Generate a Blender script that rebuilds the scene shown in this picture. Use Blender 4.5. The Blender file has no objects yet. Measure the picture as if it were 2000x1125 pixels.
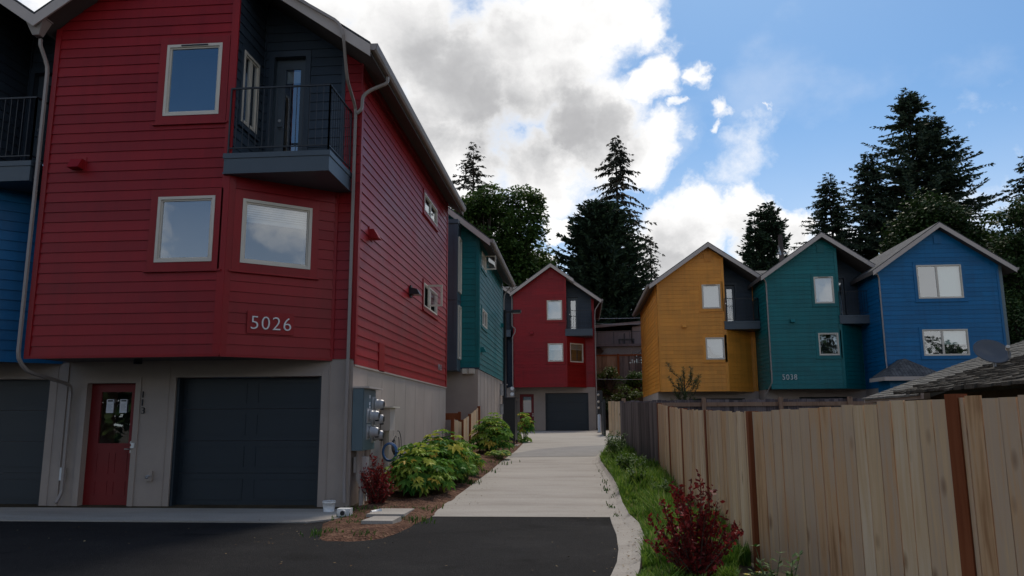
import bpy, math, random
from mathutils import Vector, Matrix, noise
D = bpy.data
scene = bpy.context.scene
COL = scene.collection
R = math.radians
random.seed(7)

# ------------------------------------------------------------------ materials
def new_mat(name):
    m = D.materials.new(name); m.use_nodes = True
    nt = m.node_tree
    return m, nt, nt.nodes['Principled BSDF']

def N(nt, t, **kw):
    n = nt.nodes.new(t)
    for k, v in kw.items(): setattr(n, k, v)
    return n

def ramp(nt, src, stops):
    r = N(nt, 'ShaderNodeValToRGB'); e = r.color_ramp.elements
    while len(e) < len(stops): e.new(.5)
    for i, (p, c) in enumerate(stops):
        e[i].position = p; e[i].color = (c[0], c[1], c[2], 1)
    nt.links.new(src, r.inputs[0]); return r.outputs[0]

def scl(c, k): return tuple(min(1, x * k) for x in c)

def mat(name, col, rough=.6, var=.18, scale=2.5, bump=0., bscale=40, spec=.5, stretch=(1, 1, 1), metal=0., fine=None, coat=0.):
    m, nt, b = new_mat(name)
    tc = N(nt, 'ShaderNodeTexCoord'); mp = N(nt, 'ShaderNodeMapping')
    mp.inputs['Scale'].default_value = stretch
    nt.links.new(tc.outputs['Object'], mp.inputs[0])
    n = N(nt, 'ShaderNodeTexNoise'); n.inputs['Scale'].default_value = scale; n.inputs['Detail'].default_value = 8
    n.inputs['Roughness'].default_value = .62
    nt.links.new(mp.outputs[0], n.inputs[0])
    c = ramp(nt, n.outputs[0], [(.3, scl(col, 1 - var)), (.7, scl(col, 1 + var))])
    nt.links.new(c, b.inputs['Base Color'])
    b.inputs['Roughness'].default_value = rough
    rr = N(nt, 'ShaderNodeMapRange'); rr.inputs['To Min'].default_value = max(.05, rough - .1); rr.inputs['To Max'].default_value = min(1, rough + .1)
    nt.links.new(n.outputs[0], rr.inputs[0]); nt.links.new(rr.outputs[0], b.inputs['Roughness'])
    b.inputs['Specular IOR Level'].default_value = spec; b.inputs['Metallic'].default_value = metal
    if coat: b.inputs['Coat Weight'].default_value = coat; b.inputs['Coat Roughness'].default_value = .3
    if bump:
        n2 = N(nt, 'ShaderNodeTexNoise'); n2.inputs['Scale'].default_value = bscale; n2.inputs['Detail'].default_value = 6
        nt.links.new(mp.outputs[0], n2.inputs[0])
        bp = N(nt, 'ShaderNodeBump'); bp.inputs['Strength'].default_value = bump; bp.inputs['Distance'].default_value = .02
        nt.links.new(n2.outputs[0], bp.inputs['Height']); nt.links.new(bp.outputs[0], b.inputs['Normal'])
    return m

def siding_mat(name, col, rough=.42):
    # painted lap boards: faint grain along the boards, small tone shift board to board, dust streaks
    m, nt, b = new_mat(name)
    tc = N(nt, 'ShaderNodeTexCoord')
    geo = N(nt, 'ShaderNodeNewGeometry')
    n = N(nt, 'ShaderNodeTexNoise'); n.inputs['Scale'].default_value = .9; n.inputs['Detail'].default_value = 9; n.inputs['Roughness'].default_value = .65
    nt.links.new(tc.outputs['Object'], n.inputs[0])
    mp = N(nt, 'ShaderNodeMapping'); mp.inputs['Scale'].default_value = (4, 4, 90)
    nt.links.new(tc.outputs['Object'], mp.inputs[0])
    g = N(nt, 'ShaderNodeTexNoise'); g.inputs['Scale'].default_value = 1.; g.inputs['Detail'].default_value = 5
    nt.links.new(mp.outputs[0], g.inputs[0])
    mx = N(nt, 'ShaderNodeMath', operation='MULTIPLY_ADD'); mx.inputs[1].default_value = .35
    nt.links.new(geo.outputs['Random Per Island'], mx.inputs[0]); nt.links.new(n.outputs[0], mx.inputs[2])
    c = ramp(nt, mx.outputs[0], [(.3, scl(col, .80)), (.95, scl(col, 1.18))])
    mp2 = N(nt, 'ShaderNodeMapping'); mp2.inputs['Scale'].default_value = (7, 7, .35); nt.links.new(tc.outputs['Object'], mp2.inputs[0])
    d = N(nt, 'ShaderNodeTexNoise'); d.inputs['Scale'].default_value = 1.; d.inputs['Detail'].default_value = 6; nt.links.new(mp2.outputs[0], d.inputs[0])
    k = ramp(nt, d.outputs[0], [(.3, (.88, .87, .86)), (.5, (1, 1, 1)), (.72, (1.04, 1.05, 1.06))])      # rain streaks and fading
    mm = N(nt, 'ShaderNodeMix', data_type='RGBA', blend_type='MULTIPLY'); mm.inputs[0].default_value = 1.; nt.links.new(c, mm.inputs[6]); nt.links.new(k, mm.inputs[7]); c = mm.outputs[2]
    nt.links.new(c, b.inputs['Base Color'])
    rr = N(nt, 'ShaderNodeMapRange'); rr.inputs['To Min'].default_value = rough - .12; rr.inputs['To Max'].default_value = rough + .14
    nt.links.new(n.outputs[0], rr.inputs[0]); nt.links.new(rr.outputs[0], b.inputs['Roughness'])
    bp = N(nt, 'ShaderNodeBump'); bp.inputs['Strength'].default_value = .35; bp.inputs['Distance'].default_value = .004
    nt.links.new(g.outputs[0], bp.inputs['Height']); nt.links.new(bp.outputs[0], b.inputs['Normal'])
    b.inputs['Specular IOR Level'].default_value = .3
    return m

def leaf_mat(name, stops, rough=.5, transl=.25, spec=.15):
    m, nt, b = new_mat(name)
    geo = N(nt, 'ShaderNodeNewGeometry')
    c = ramp(nt, geo.outputs['Random Per Island'], stops)
    nt.links.new(c, b.inputs['Base Color']); b.inputs['Roughness'].default_value = rough
    b.inputs['Specular IOR Level'].default_value = spec
    if transl:
        t = N(nt, 'ShaderNodeBsdfTranslucent'); nt.links.new(c, t.inputs[0])
        ms = N(nt, 'ShaderNodeMixShader'); ms.inputs[0].default_value = transl
        nt.links.new(b.outputs[0], ms.inputs[1]); nt.links.new(t.outputs[0], ms.inputs[2])
        nt.links.new(ms.outputs[0], nt.nodes['Material Output'].inputs[0])
    return m

def wood_mat(name, stops, rough=.8, knots=True):
    # fence boards: each board its own tone, long vertical grain, knots
    m, nt, b = new_mat(name)
    tc = N(nt, 'ShaderNodeTexCoord'); geo = N(nt, 'ShaderNodeNewGeometry')
    off = N(nt, 'ShaderNodeMath', operation='MULTIPLY'); off.inputs[1].default_value = 37.
    nt.links.new(geo.outputs['Random Per Island'], off.inputs[0])
    cb = N(nt, 'ShaderNodeCombineXYZ'); nt.links.new(off.outputs[0], cb.inputs[0]); nt.links.new(off.outputs[0], cb.inputs[2])
    ad = N(nt, 'ShaderNodeVectorMath', operation='ADD'); nt.links.new(tc.outputs['Object'], ad.inputs[0]); nt.links.new(cb.outputs[0], ad.inputs[1])
    mp = N(nt, 'ShaderNodeMapping'); mp.inputs['Scale'].default_value = (22, 22, 1.1)
    nt.links.new(ad.outputs[0], mp.inputs[0])
    g = N(nt, 'ShaderNodeTexNoise'); g.inputs['Scale'].default_value = 1.; g.inputs['Detail'].default_value = 7; g.inputs['Distortion'].default_value = .8
    nt.links.new(mp.outputs[0], g.inputs[0])
    mp2 = N(nt, 'ShaderNodeMapping'); mp2.inputs['Scale'].default_value = (2.5, 2.5, .9)
    nt.links.new(ad.outputs[0], mp2.inputs[0])
    n = N(nt, 'ShaderNodeTexNoise'); n.inputs['Scale'].default_value = 1.; n.inputs['Detail'].default_value = 4
    nt.links.new(mp2.outputs[0], n.inputs[0])
    a = N(nt, 'ShaderNodeMath', operation='MULTIPLY_ADD'); a.inputs[1].default_value = .62
    nt.links.new(geo.outputs['Random Per Island'], a.inputs[0])
    h = N(nt, 'ShaderNodeMath', operation='MULTIPLY_ADD'); h.inputs[1].default_value = .8
    nt.links.new(g.outputs[0], h.inputs[0]); 
    h2 = N(nt, 'ShaderNodeMath', operation='MULTIPLY'); h2.inputs[1].default_value = .7
    nt.links.new(n.outputs[0], h2.inputs[0]); h3 = N(nt, 'ShaderNodeMath', operation='SUBTRACT'); h3.inputs[1].default_value = .54; nt.links.new(h2.outputs[0], h3.inputs[0]); nt.links.new(h3.outputs[0], h.inputs[2]); nt.links.new(h.outputs[0], a.inputs[2])
    c = ramp(nt, a.outputs[0], stops)
    if knots:
        mp3 = N(nt, 'ShaderNodeMapping'); mp3.inputs['Scale'].default_value = (5, 5, 1.9)
        nt.links.new(ad.outputs[0], mp3.inputs[0])
        vo = N(nt, 'ShaderNodeTexVoronoi'); vo.inputs['Scale'].default_value = 1.; nt.links.new(mp3.outputs[0], vo.inputs[0])
        k = ramp(nt, vo.outputs['Distance'], [(.05, (.30, .17, .09)), (.18, (1, 1, 1))])
        mm = N(nt, 'ShaderNodeMix', data_type='RGBA', blend_type='MULTIPLY'); mm.inputs[0].default_value = .6
        nt.links.new(c, mm.inputs[6]); nt.links.new(k, mm.inputs[7]); c = mm.outputs[2]
    nt.links.new(c, b.inputs['Base Color']); b.inputs['Roughness'].default_value = rough; b.inputs['Specular IOR Level'].default_value = .25
    bp = N(nt, 'ShaderNodeBump'); bp.inputs['Strength'].default_value = .5; bp.inputs['Distance'].default_value = .004
    nt.links.new(g.outputs[0], bp.inputs['Height']); nt.links.new(bp.outputs[0], b.inputs['Normal'])
    return m

def glass_mat(name, tint=(.9, .95, 1.), refl=.35):
    m, nt, b = new_mat(name)
    gl = N(nt, 'ShaderNodeBsdfGlossy'); gl.inputs['Roughness'].default_value = .015; gl.inputs['Color'].default_value = (*tint, 1)
    n = N(nt, 'ShaderNodeTexNoise'); n.inputs['Scale'].default_value = 1.3
    tc = N(nt, 'ShaderNodeTexCoord'); nt.links.new(tc.outputs['Object'], n.inputs[0])
    bp = N(nt, 'ShaderNodeBump'); bp.inputs['Strength'].default_value = .04; bp.inputs['Distance'].default_value = .05
    nt.links.new(n.outputs[0], bp.inputs['Height']); nt.links.new(bp.outputs[0], gl.inputs['Normal'])
    tr = N(nt, 'ShaderNodeBsdfTransparent'); tr.inputs[0].default_value = (.8, .85, .86, 1)
    lw = N(nt, 'ShaderNodeLayerWeight'); lw.inputs[0].default_value = .35
    mr = N(nt, 'ShaderNodeMapRange'); mr.inputs['To Min'].default_value = refl; mr.inputs['To Max'].default_value = .95
    nt.links.new(lw.outputs['Facing'], mr.inputs[0])
    p3 = N(nt, 'ShaderNodeMath', operation='POWER'); p3.inputs[1].default_value = 4.
    nt.links.new(lw.outputs['Facing'], p3.inputs[0]); nt.links.new(p3.outputs[0], mr.inputs[0])
    ms = N(nt, 'ShaderNodeMixShader'); nt.links.new(mr.outputs[0], ms.inputs[0])
    nt.links.new(tr.outputs[0], ms.inputs[1]); nt.links.new(gl.outputs[0], ms.inputs[2])
    nt.links.new(ms.outputs[0], nt.nodes['Material Output'].inputs[0])
    return m

def shingle_mat(name, a, b_, sx=(3., 7.)):
    m, nt, b = new_mat(name)
    tc = N(nt, 'ShaderNodeTexCoord')
    br = N(nt, 'ShaderNodeTexBrick'); br.inputs['Scale'].default_value = 1.
    br.inputs['Color1'].default_value = (*a, 1); br.inputs['Color2'].default_value = (*b_, 1); br.inputs['Mortar'].default_value = (*scl(a, .35), 1)
    br.inputs['Brick Width'].default_value = .32; br.inputs['Row Height'].default_value = .14; br.inputs['Mortar Size'].default_value = .008
    mp = N(nt, 'ShaderNodeMapping'); mp.inputs['Rotation'].default_value = (0, 0, R(90))
    nt.links.new(tc.outputs['Object'], mp.inputs[0]); nt.links.new(mp.outputs[0], br.inputs[0])
    n = N(nt, 'ShaderNodeTexNoise'); n.inputs['Scale'].default_value = 4.; n.inputs['Detail'].default_value = 9
    nt.links.new(tc.outputs['Object'], n.inputs[0])
    k = ramp(nt, n.outputs[0], [(.3, (.6, .6, .6)), (.7, (1.25, 1.25, 1.2))])
    mm = N(nt, 'ShaderNodeMix', data_type='RGBA', blend_type='MULTIPLY'); mm.inputs[0].default_value = 1.
    nt.links.new(br.outputs[0], mm.inputs[6]); nt.links.new(k, mm.inputs[7]); nt.links.new(mm.outputs[2], b.inputs['Base Color'])
    b.inputs['Roughness'].default_value = .9; b.inputs['Specular IOR Level'].default_value = .2
    return m

RED = (.275, .0085, .0115); BLUE = (.001, .125, .30); TEAL = (.004, .145, .152); ORANGE = (.72, .285, .04); SLATE = (.036, .052, .072)
M = {}
M['red'] = siding_mat('red paint', RED); M['blue'] = siding_mat('blue paint', BLUE)
M['teal'] = siding_mat('teal paint', TEAL); M['orange'] = siding_mat('orange paint', ORANGE)
M['slate'] = siding_mat('slate paint', SLATE)
M['navy'] = siding_mat('navy paint', (.012, .02, .035))
M['slate_metal'] = mat('slate metal', (.055, .078, .10), .45, .1)
M['beige'] = mat('taupe panel', (.37, .305, .26), .75, .09, 1.3, .15, 60)
M['trim'] = mat('taupe trim', (.48, .41, .365), .55, .06, 2)
M['vinyl'] = mat('vinyl frame', (.64, .58, .49), .45, .04, 2)
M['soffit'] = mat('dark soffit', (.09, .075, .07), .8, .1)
M['shingle'] = shingle_mat('roof shingle', (.085, .085, .09), (.13, .13, .135))
M['spout'] = mat('taupe gutter metal', (.31, .265, .24), .5, .06, 2)
M['dome'] = mat('meter dome', (.40, .41, .43), .25, .05)
M['rustroof'] = mat('brown felt roof', (.19, .135, .12), .9, .2, 3)
M['gdoor'] = mat('garage door paint', (.014, .024, .034), .45, .06, 2)
M['black'] = mat('black metal', (.012, .014, .018), .45, .1)
M['chrome'] = mat('brushed metal', (.55, .55, .55), .3, .05, metal=1.)
M['white'] = mat('white plastic', (.75, .75, .73), .45, .05)
M['galv'] = mat('galvanised metal', (.42, .43, .44), .45, .12, 6, metal=.3)
M['meterbox'] = mat('grey green enamel', (.10, .145, .165), .4, .08, 3)
M['glass'] = glass_mat('window glass', refl=.26)
M['clear'] = glass_mat('meter glass', refl=.15)
M['dark'] = mat('dark interior', (.02, .02, .022), .9)
M['blind'] = mat('window blind', (.46, .48, .48), .7, .04, 2)
M['curtain'] = mat('sage curtain', (.50, .58, .52), .8, .06, 2, stretch=(8, 8, 1))
M['doorred'] = mat('door red paint', (.19, .0025, .003), .5, .06, 2)
M['paper'] = mat('paper notice', (.75, .75, .78), .8, .03)
M['wire'] = mat('blue hose', (.04, .12, .30), .5)
M['cable'] = mat('dark cable', (.02, .02, .025), .5)
M['asphalt'] = mat('asphalt', (.021, .020, .0205), .9, .3, .9, .9, 170, .25)
M['darkpaving'] = mat('darker paving', (.285, .27, .25), .9, .12, 2.2, .3, 90, .3)
M['earth'] = mat('bare earth', (.07, .055, .035), .95, .35, 3, .8, 30, .1)
M['bark'] = mat('tree bark', (.055, .042, .035), .95, .3, 4, .8, 20, .1, stretch=(3, 3, .6))
M['twig'] = mat('woody stem', (.10, .06, .04), .9, .3, 6)
M['greystem'] = mat('green stem', (.09, .13, .04), .7, .3, 6)
M['cedar'] = wood_mat('cedar fence boards', [(.05, (.36, .18, .08)), (.25, (.62, .375, .195)), (.45, (.56, .40, .27)), (.65, (.66, .45, .255)), (.95, (.74, .57, .39))])
M['oldwood'] = wood_mat('weathered grey boards', [(.1, (.06, .05, .05)), (.5, (.14, .115, .118)), (.9, (.22, .185, .18))], knots=False)
M['brownwood'] = wood_mat('brown stained boards', [(.1, (.13, .075, .045)), (.5, (.30, .185, .12)), (.9, (.38, .26, .18))])
M['post'] = wood_mat('red stained post', [(.1, (.12, .030, .010)), (.5, (.21, .056, .018)), (.9, (.28, .09, .035))], knots=False)
M['mossroof'] = mat('mossy shakes', (.075, .066, .053), .95, .45, 7, .9, 18, .15)
M['paleroof'] = mat('faded roofing', (.165, .158, .14), .95, .25, 6, .8, 25, .15)
M['mauve'] = mat('mauve cladding', (.29, .22, .21), .8, .1, 2)
M['dish'] = mat('dish grey', (.10, .11, .125), .4, .1)

def concrete_mat():
    m, nt, b = new_mat('broom finished concrete')
    tc = N(nt, 'ShaderNodeTexCoord')
    n = N(nt, 'ShaderNodeTexNoise'); n.inputs['Scale'].default_value = .8; n.inputs['Detail'].default_value = 9; n.inputs['Roughness'].default_value = .65
    mp = N(nt, 'ShaderNodeMapping'); mp.inputs['Scale'].default_value = (.55, 2.2, 1)
    nt.links.new(tc.outputs['Object'], mp.inputs[0]); nt.links.new(mp.outputs[0], n.inputs[0])
    c = ramp(nt, n.outputs[0], [(.25, (.28, .25, .215)), (.5, (.39, .355, .31)), (.75, (.45, .415, .365))])
    n2 = N(nt, 'ShaderNodeTexNoise'); n2.inputs['Scale'].default_value = 60.; n2.inputs['Detail'].default_value = 3
    nt.links.new(tc.outputs['Object'], n2.inputs[0])
    k = ramp(nt, n2.outputs[0], [(.3, (.82, .82, .82)), (.7, (1.1, 1.1, 1.1))])
    mm = N(nt, 'ShaderNodeMix', data_type='RGBA', blend_type='MULTIPLY'); mm.inputs[0].default_value = 1.
    nt.links.new(c, mm.inputs[6]); nt.links.new(k, mm.inputs[7]); nt.links.new(mm.outputs[2], b.inputs['Base Color'])
    b.inputs['Roughness'].default_value = .85; b.inputs['Specular IOR Level'].default_value = .3
    bp = N(nt, 'ShaderNodeBump'); bp.inputs['Strength'].default_value = .3; bp.inputs['Distance'].default_value = .006
    nt.links.new(n2.outputs[0], bp.inputs['Height']); nt.links.new(bp.outputs[0], b.inputs['Normal'])
    return m
M['concrete'] = concrete_mat()

def mulch_mat():
    m, nt, b = new_mat('bark mulch')
    tc = N(nt, 'ShaderNodeTexCoord')
    v = N(nt, 'ShaderNodeTexVoronoi'); v.inputs['Scale'].default_value = 26.; nt.links.new(tc.outputs['Object'], v.inputs[0])
    n = N(nt, 'ShaderNodeTexNoise'); n.inputs['Scale'].default_value = 3.; n.inputs['Detail'].default_value = 7; nt.links.new(tc.outputs['Object'], n.inputs[0])
    a = N(nt, 'ShaderNodeMath', operation='MULTIPLY_ADD'); a.inputs[1].default_value = .5
    nt.links.new(v.outputs['Color'], a.inputs[0]); nt.links.new(n.outputs[0], a.inputs[2])
    c = ramp(nt, a.outputs[0], [(.35, (.035, .018, .012)), (.7, (.105, .050, .031)), (1., (.20, .11, .07))])
    nt.links.new(c, b.inputs['Base Color']); b.inputs['Roughness'].default_value = .95; b.inputs['Specular IOR Level'].default_value = .15
    bp = N(nt, 'ShaderNodeBump'); bp.inputs['Strength'].default_value = 1.; bp.inputs['Distance'].default_value = .03
    nt.links.new(v.outputs['Distance'], bp.inputs['Height']); nt.links.new(bp.outputs[0], b.inputs['Normal'])
    return m
M['mulch'] = mulch_mat()
def asphalt_mat():
    m, nt, b = new_mat('asphalt paving'); tc = N(nt, 'ShaderNodeTexCoord')
    n = N(nt, 'ShaderNodeTexNoise'); n.inputs['Scale'].default_value = .7; n.inputs['Detail'].default_value = 10; n.inputs['Roughness'].default_value = .7; nt.links.new(tc.outputs['Object'], n.inputs[0])
    c = ramp(nt, n.outputs[0], [(.3, (.013, .0127, .0135)), (.55, (.021, .0205, .0212)), (.75, (.034, .0325, .0325))])
    v = N(nt, 'ShaderNodeTexVoronoi'); v.inputs['Scale'].default_value = 110.; nt.links.new(tc.outputs['Object'], v.inputs[0])
    k = ramp(nt, v.outputs['Color'], [(.0, (.65, .65, .65)), (.8, (1.1, 1.1, 1.1)), (1., (2.6, 2.5, 2.4))])
    mm = N(nt, 'ShaderNodeMix', data_type='RGBA', blend_type='MULTIPLY'); mm.inputs[0].default_value = 1.; nt.links.new(c, mm.inputs[6]); nt.links.new(k, mm.inputs[7])
    s = N(nt, 'ShaderNodeTexNoise'); s.inputs['Scale'].default_value = .45; s.inputs['Detail'].default_value = 3; s.inputs['Distortion'].default_value = 1.5; nt.links.new(tc.outputs['Object'], s.inputs[0])
    st = ramp(nt, s.outputs[0], [(.30, (.45, .45, .46)), (.40, (1, 1, 1)), (.66, (1, 1, 1)), (.74, (1.5, 1.47, 1.4))])
    m2 = N(nt, 'ShaderNodeMix', data_type='RGBA', blend_type='MULTIPLY'); m2.inputs[0].default_value = 1.; nt.links.new(mm.outputs[2], m2.inputs[6]); nt.links.new(st, m2.inputs[7])
    nt.links.new(m2.outputs[2], b.inputs['Base Color']); b.inputs['Roughness'].default_value = .92; b.inputs['Specular IOR Level'].default_value = .12
    bp = N(nt, 'ShaderNodeBump'); bp.inputs['Strength'].default_value = .8; bp.inputs['Distance'].default_value = .008; nt.links.new(v.outputs['Distance'], bp.inputs['Height']); nt.links.new(bp.outputs[0], b.inputs['Normal'])
    return m
M['asphalt'] = asphalt_mat()
M['needle'] = leaf_mat('dark needles', [(0, (.018, .034, .022)), (.6, (.036, .062, .036)), (1, (.075, .10, .05))], .7, .15, .2)
M['needle_brown'] = leaf_mat('brownish needles', [(0, (.022, .03, .022)), (.6, (.045, .05, .034)), (1, (.09, .075, .05))], .7, .15, .2)
M['cedarleaf'] = leaf_mat('cedar sprays', [(0, (.014, .028, .018)), (.7, (.030, .056, .028)), (1, (.055, .09, .04))], .75, .1, .2)
M['mapleleaf'] = leaf_mat('maple leaves', [(0, (.034, .068, .016)), (.6, (.06, .112, .024)), (1, (.10, .155, .033))], .55, .3)
M['brightleaf'] = leaf_mat('bright leaves', [(0, (.05, .09, .015)), (.6, (.09, .15, .025)), (1, (.14, .19, .035))], .55, .3)
M['darkleaf'] = leaf_mat('dark leaves', [(0, (.02, .045, .014)), (.6, (.036, .07, .02)), (1, (.065, .10, .028))], .6, .15)
M['fatsia'] = leaf_mat('glossy palmate leaves', [(0, (.05, .16, .03)), (.4, (.15, .30, .045)), (.75, (.34, .46, .07)), (.95, (.55, .55, .10)), (1, (.65, .40, .07))], .6, .3)
M['maroon'] = leaf_mat('maroon leaves', [(0, (.085, .010, .010)), (.6, (.22, .020, .019)), (1, (.38, .05, .042))], .55, .25)
M['grass'] = leaf_mat('grass blades', [(0, (.06, .14, .02)), (.6, (.16, .29, .035)), (.9, (.27, .38, .055)), (1, (.36, .32, .13))], .6, .3)
M['weed'] = leaf_mat('weed leaves', [(0, (.03, .085, .015)), (.7, (.065, .14, .022)), (1, (.11, .18, .03))], .6, .25)
M['petal'] = leaf_mat('yellow petals', [(0, (.7, .5, .03)), (.6, (.75, .6, .1)), (1, (.8, .78, .7))], .6, .2)
M['lampglow'] = mat('lamp lens', (.5, .5, .48), .3, .02)

# ------------------------------------------------------------------ builders
class MB:
    def __init__(s): s.v = []; s.f = []; s.m = []; s.sm = []
    def face(s, pts, mi=0):
        i = len(s.v); s.v += [tuple(p) for p in pts]; s.f.append(tuple(range(i, i + len(pts)))); s.m.append(mi)
    def hexa(s, p, mi=0):        # p: 4 bottom + 4 top, both counter-clockwise
        i = len(s.v); s.v += [tuple(q) for q in p]
        for f in ((3, 2, 1, 0), (4, 5, 6, 7), (0, 1, 5, 4), (1, 2, 6, 5), (2, 3, 7, 6), (3, 0, 4, 7)):
            s.f.append(tuple(i + k for k in f)); s.m.append(mi)
    def box(s, x0, x1, y0, y1, z0, z1, mi=0):
        s.hexa([(x0, y0, z0), (x1, y0, z0), (x1, y1, z0), (x0, y1, z0), (x0, y0, z1), (x1, y0, z1), (x1, y1, z1), (x0, y1, z1)], mi)
    def fbox(s, fr, a0, a1, n0, n1, z0, z1, mi=0):   # box in a wall frame: along, out, up
        P = fr.p
        s.hexa([P(a0, n1, z0), P(a1, n1, z0), P(a1, n0, z0), P(a0, n0, z0), P(a0, n1, z1), P(a1, n1, z1), P(a1, n0, z1), P(a0, n0, z1)], mi)
    def tube(s, pts, r, seg=8, mi=0, cap=True, sq=None):
        pts = [Vector(p) for p in pts]; n = len(pts); i0 = len(s.v)
        rs = r if isinstance(r, (list, tuple)) else [r] * n
        prev = None
        for k, p in enumerate(pts):
            a = (pts[min(k + 1, n - 1)] - pts[max(k - 1, 0)])
            if a.length < 1e-9: a = Vector((0, 0, 1))
            a.normalize()
            if prev is None:
                u = a.cross(Vector((0, 0, 1)))
                if u.length < .05: u = a.cross(Vector((0, 1, 0)))
            else:
                u = prev - a * prev.dot(a)
            u.normalize(); prev = u; w = a.cross(u)
            for j in range(seg):
                t = 2 * math.pi * (j + (.5 if seg == 4 else 0)) / seg
                s.v.append(tuple(p + u * (math.cos(t) * rs[k]) + w * (math.sin(t) * rs[k])))
        for k in range(n - 1):
            for j in range(seg):
                b = i0 + k * seg; c = b + seg; j2 = (j + 1) % seg
                s.f.append((b + j, b + j2, c + j2, c + j)); s.m.append(mi); s.sm.append(len(s.f) - 1) if seg > 5 else None
        if cap:
            s.f.append(tuple(i0 + j for j in range(seg))); s.m.append(mi)
            s.f.append(tuple(i0 + (n - 1) * seg + j for j in reversed(range(seg)))); s.m.append(mi)
    def build(s, name, mats, parent=None, smooth=False, origin=None):
        if not isinstance(mats, (list, tuple)): mats = [mats]
        o3 = Vector((0, 0, 0))
        if parent is not None: o3 = root_of(parent)
        elif origin is not None: o3 = Vector(origin)
        me = D.meshes.new(name)
        me.from_pydata([(v[0] - o3.x, v[1] - o3.y, v[2] - o3.z) for v in s.v], [], s.f)
        for m in mats: me.materials.append(m)
        me.polygons.foreach_set('material_index', s.m)
        if smooth: me.polygons.foreach_set('use_smooth', [True] * len(s.f))
        elif s.sm:
            for k in s.sm: me.polygons[k].use_smooth = True
        me.update()
        o = D.objects.new(name, me); COL.objects.link(o)
        if parent is not None:
            o.parent = parent
        elif origin is not None:
            o.location = o3
        return o

def root_of(o):
    v = Vector(o.location)
    while o.parent: o = o.parent; v += Vector(o.location)
    return v

class Fr:                        # a vertical wall frame
    def __init__(s, ox, oy, tx, ty):
        l = math.hypot(tx, ty); s.o = (ox, oy); s.t = (tx / l, ty / l); s.n = (ty / l, -tx / l)
    def p(s, a, n, z): return (s.o[0] + s.t[0] * a + s.n[0] * n, s.o[1] + s.t[1] * a + s.n[1] * n, z)

def tag(o, label=None, cat=None, group=None, kind=None):
    if label: o['label'] = label
    if cat: o['category'] = cat
    if group: o['group'] = group
    if kind: o['kind'] = kind
    return o

def empty(name, loc, label, cat, group=None):
    o = D.objects.new(name, None); COL.objects.link(o); o.location = loc; o.empty_display_size = .2
    return tag(o, label, cat, group)

def siding(mb, fr, z0, z1, e, xl, xr, holes=(), mi=0, d=.017, lip=True):
    """lap boards: every course leans out towards its lower edge and has a real butt edge"""
    fl = (lambda v: (v if callable(v) else (lambda z: v)))
    xl = fl(xl); xr = fl(xr); z = z0
    while z < z1 - 1e-4:
        zt = min(z + e, z1)
        br = sorted({z, zt} | {h for a, b, c, dd in holes for h in (c, dd) if z < h < zt})
        off = lambda q: .004 + d * (1 - (q - z) / e)
        first = True
        for a, b in zip(br, br[1:]):
            mid = (a + b) / 2
            L0, R0, L1, R1 = xl(a), xr(a), xl(b), xr(b)
            if R0 <= L0 + 1e-4 and R1 <= L1 + 1e-4: continue
            hs = sorted((h[0], h[1]) for h in holes if h[2] < mid < h[3])
            cuts = [None]
            for h in hs: cuts += [h[0], h[1]]
            cuts.append(None)
            for k in range(0, len(cuts), 2):
                s0, s1 = cuts[k], cuts[k + 1]
                l0 = L0 if s0 is None else s0; l1 = L1 if s0 is None else s0
                r0 = R0 if s1 is None else s1; r1 = R1 if s1 is None else s1
                if r0 <= l0 + 1e-4 and r1 <= l1 + 1e-4: continue
                P = fr.p; r0 = max(r0, l0); r1 = max(r1, l1)
                jr = random.Random(int(z * 1000) * 7 + int(fr.o[0] * 91)); st = [max(l0, l1)]; en = min(r0, r1); j = st[0] + jr.uniform(.5, 3.6)
                while e < 1 and j < en - .3: st.append(j); j += jr.uniform(2.2, 3.66)
                for q in range(len(st)):         # boards butt end to end, each its own piece
                    g = 0; la, lb = (l0, l1) if q == 0 else (st[q] + g, st[q] + g)
                    ra, rb = (r0, r1) if q == len(st) - 1 else (st[q + 1], st[q + 1])
                    mb.face([P(la, off(a), a), P(ra, off(a), a), P(rb, off(b), b), P(lb, off(b), b)], mi)
                if first and lip: mb.face([P(l0, -.004, a), P(r0, -.004, a), P(r0, off(a), a), P(l0, off(a), a)], mi)
            first = False
        z = zt

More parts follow.
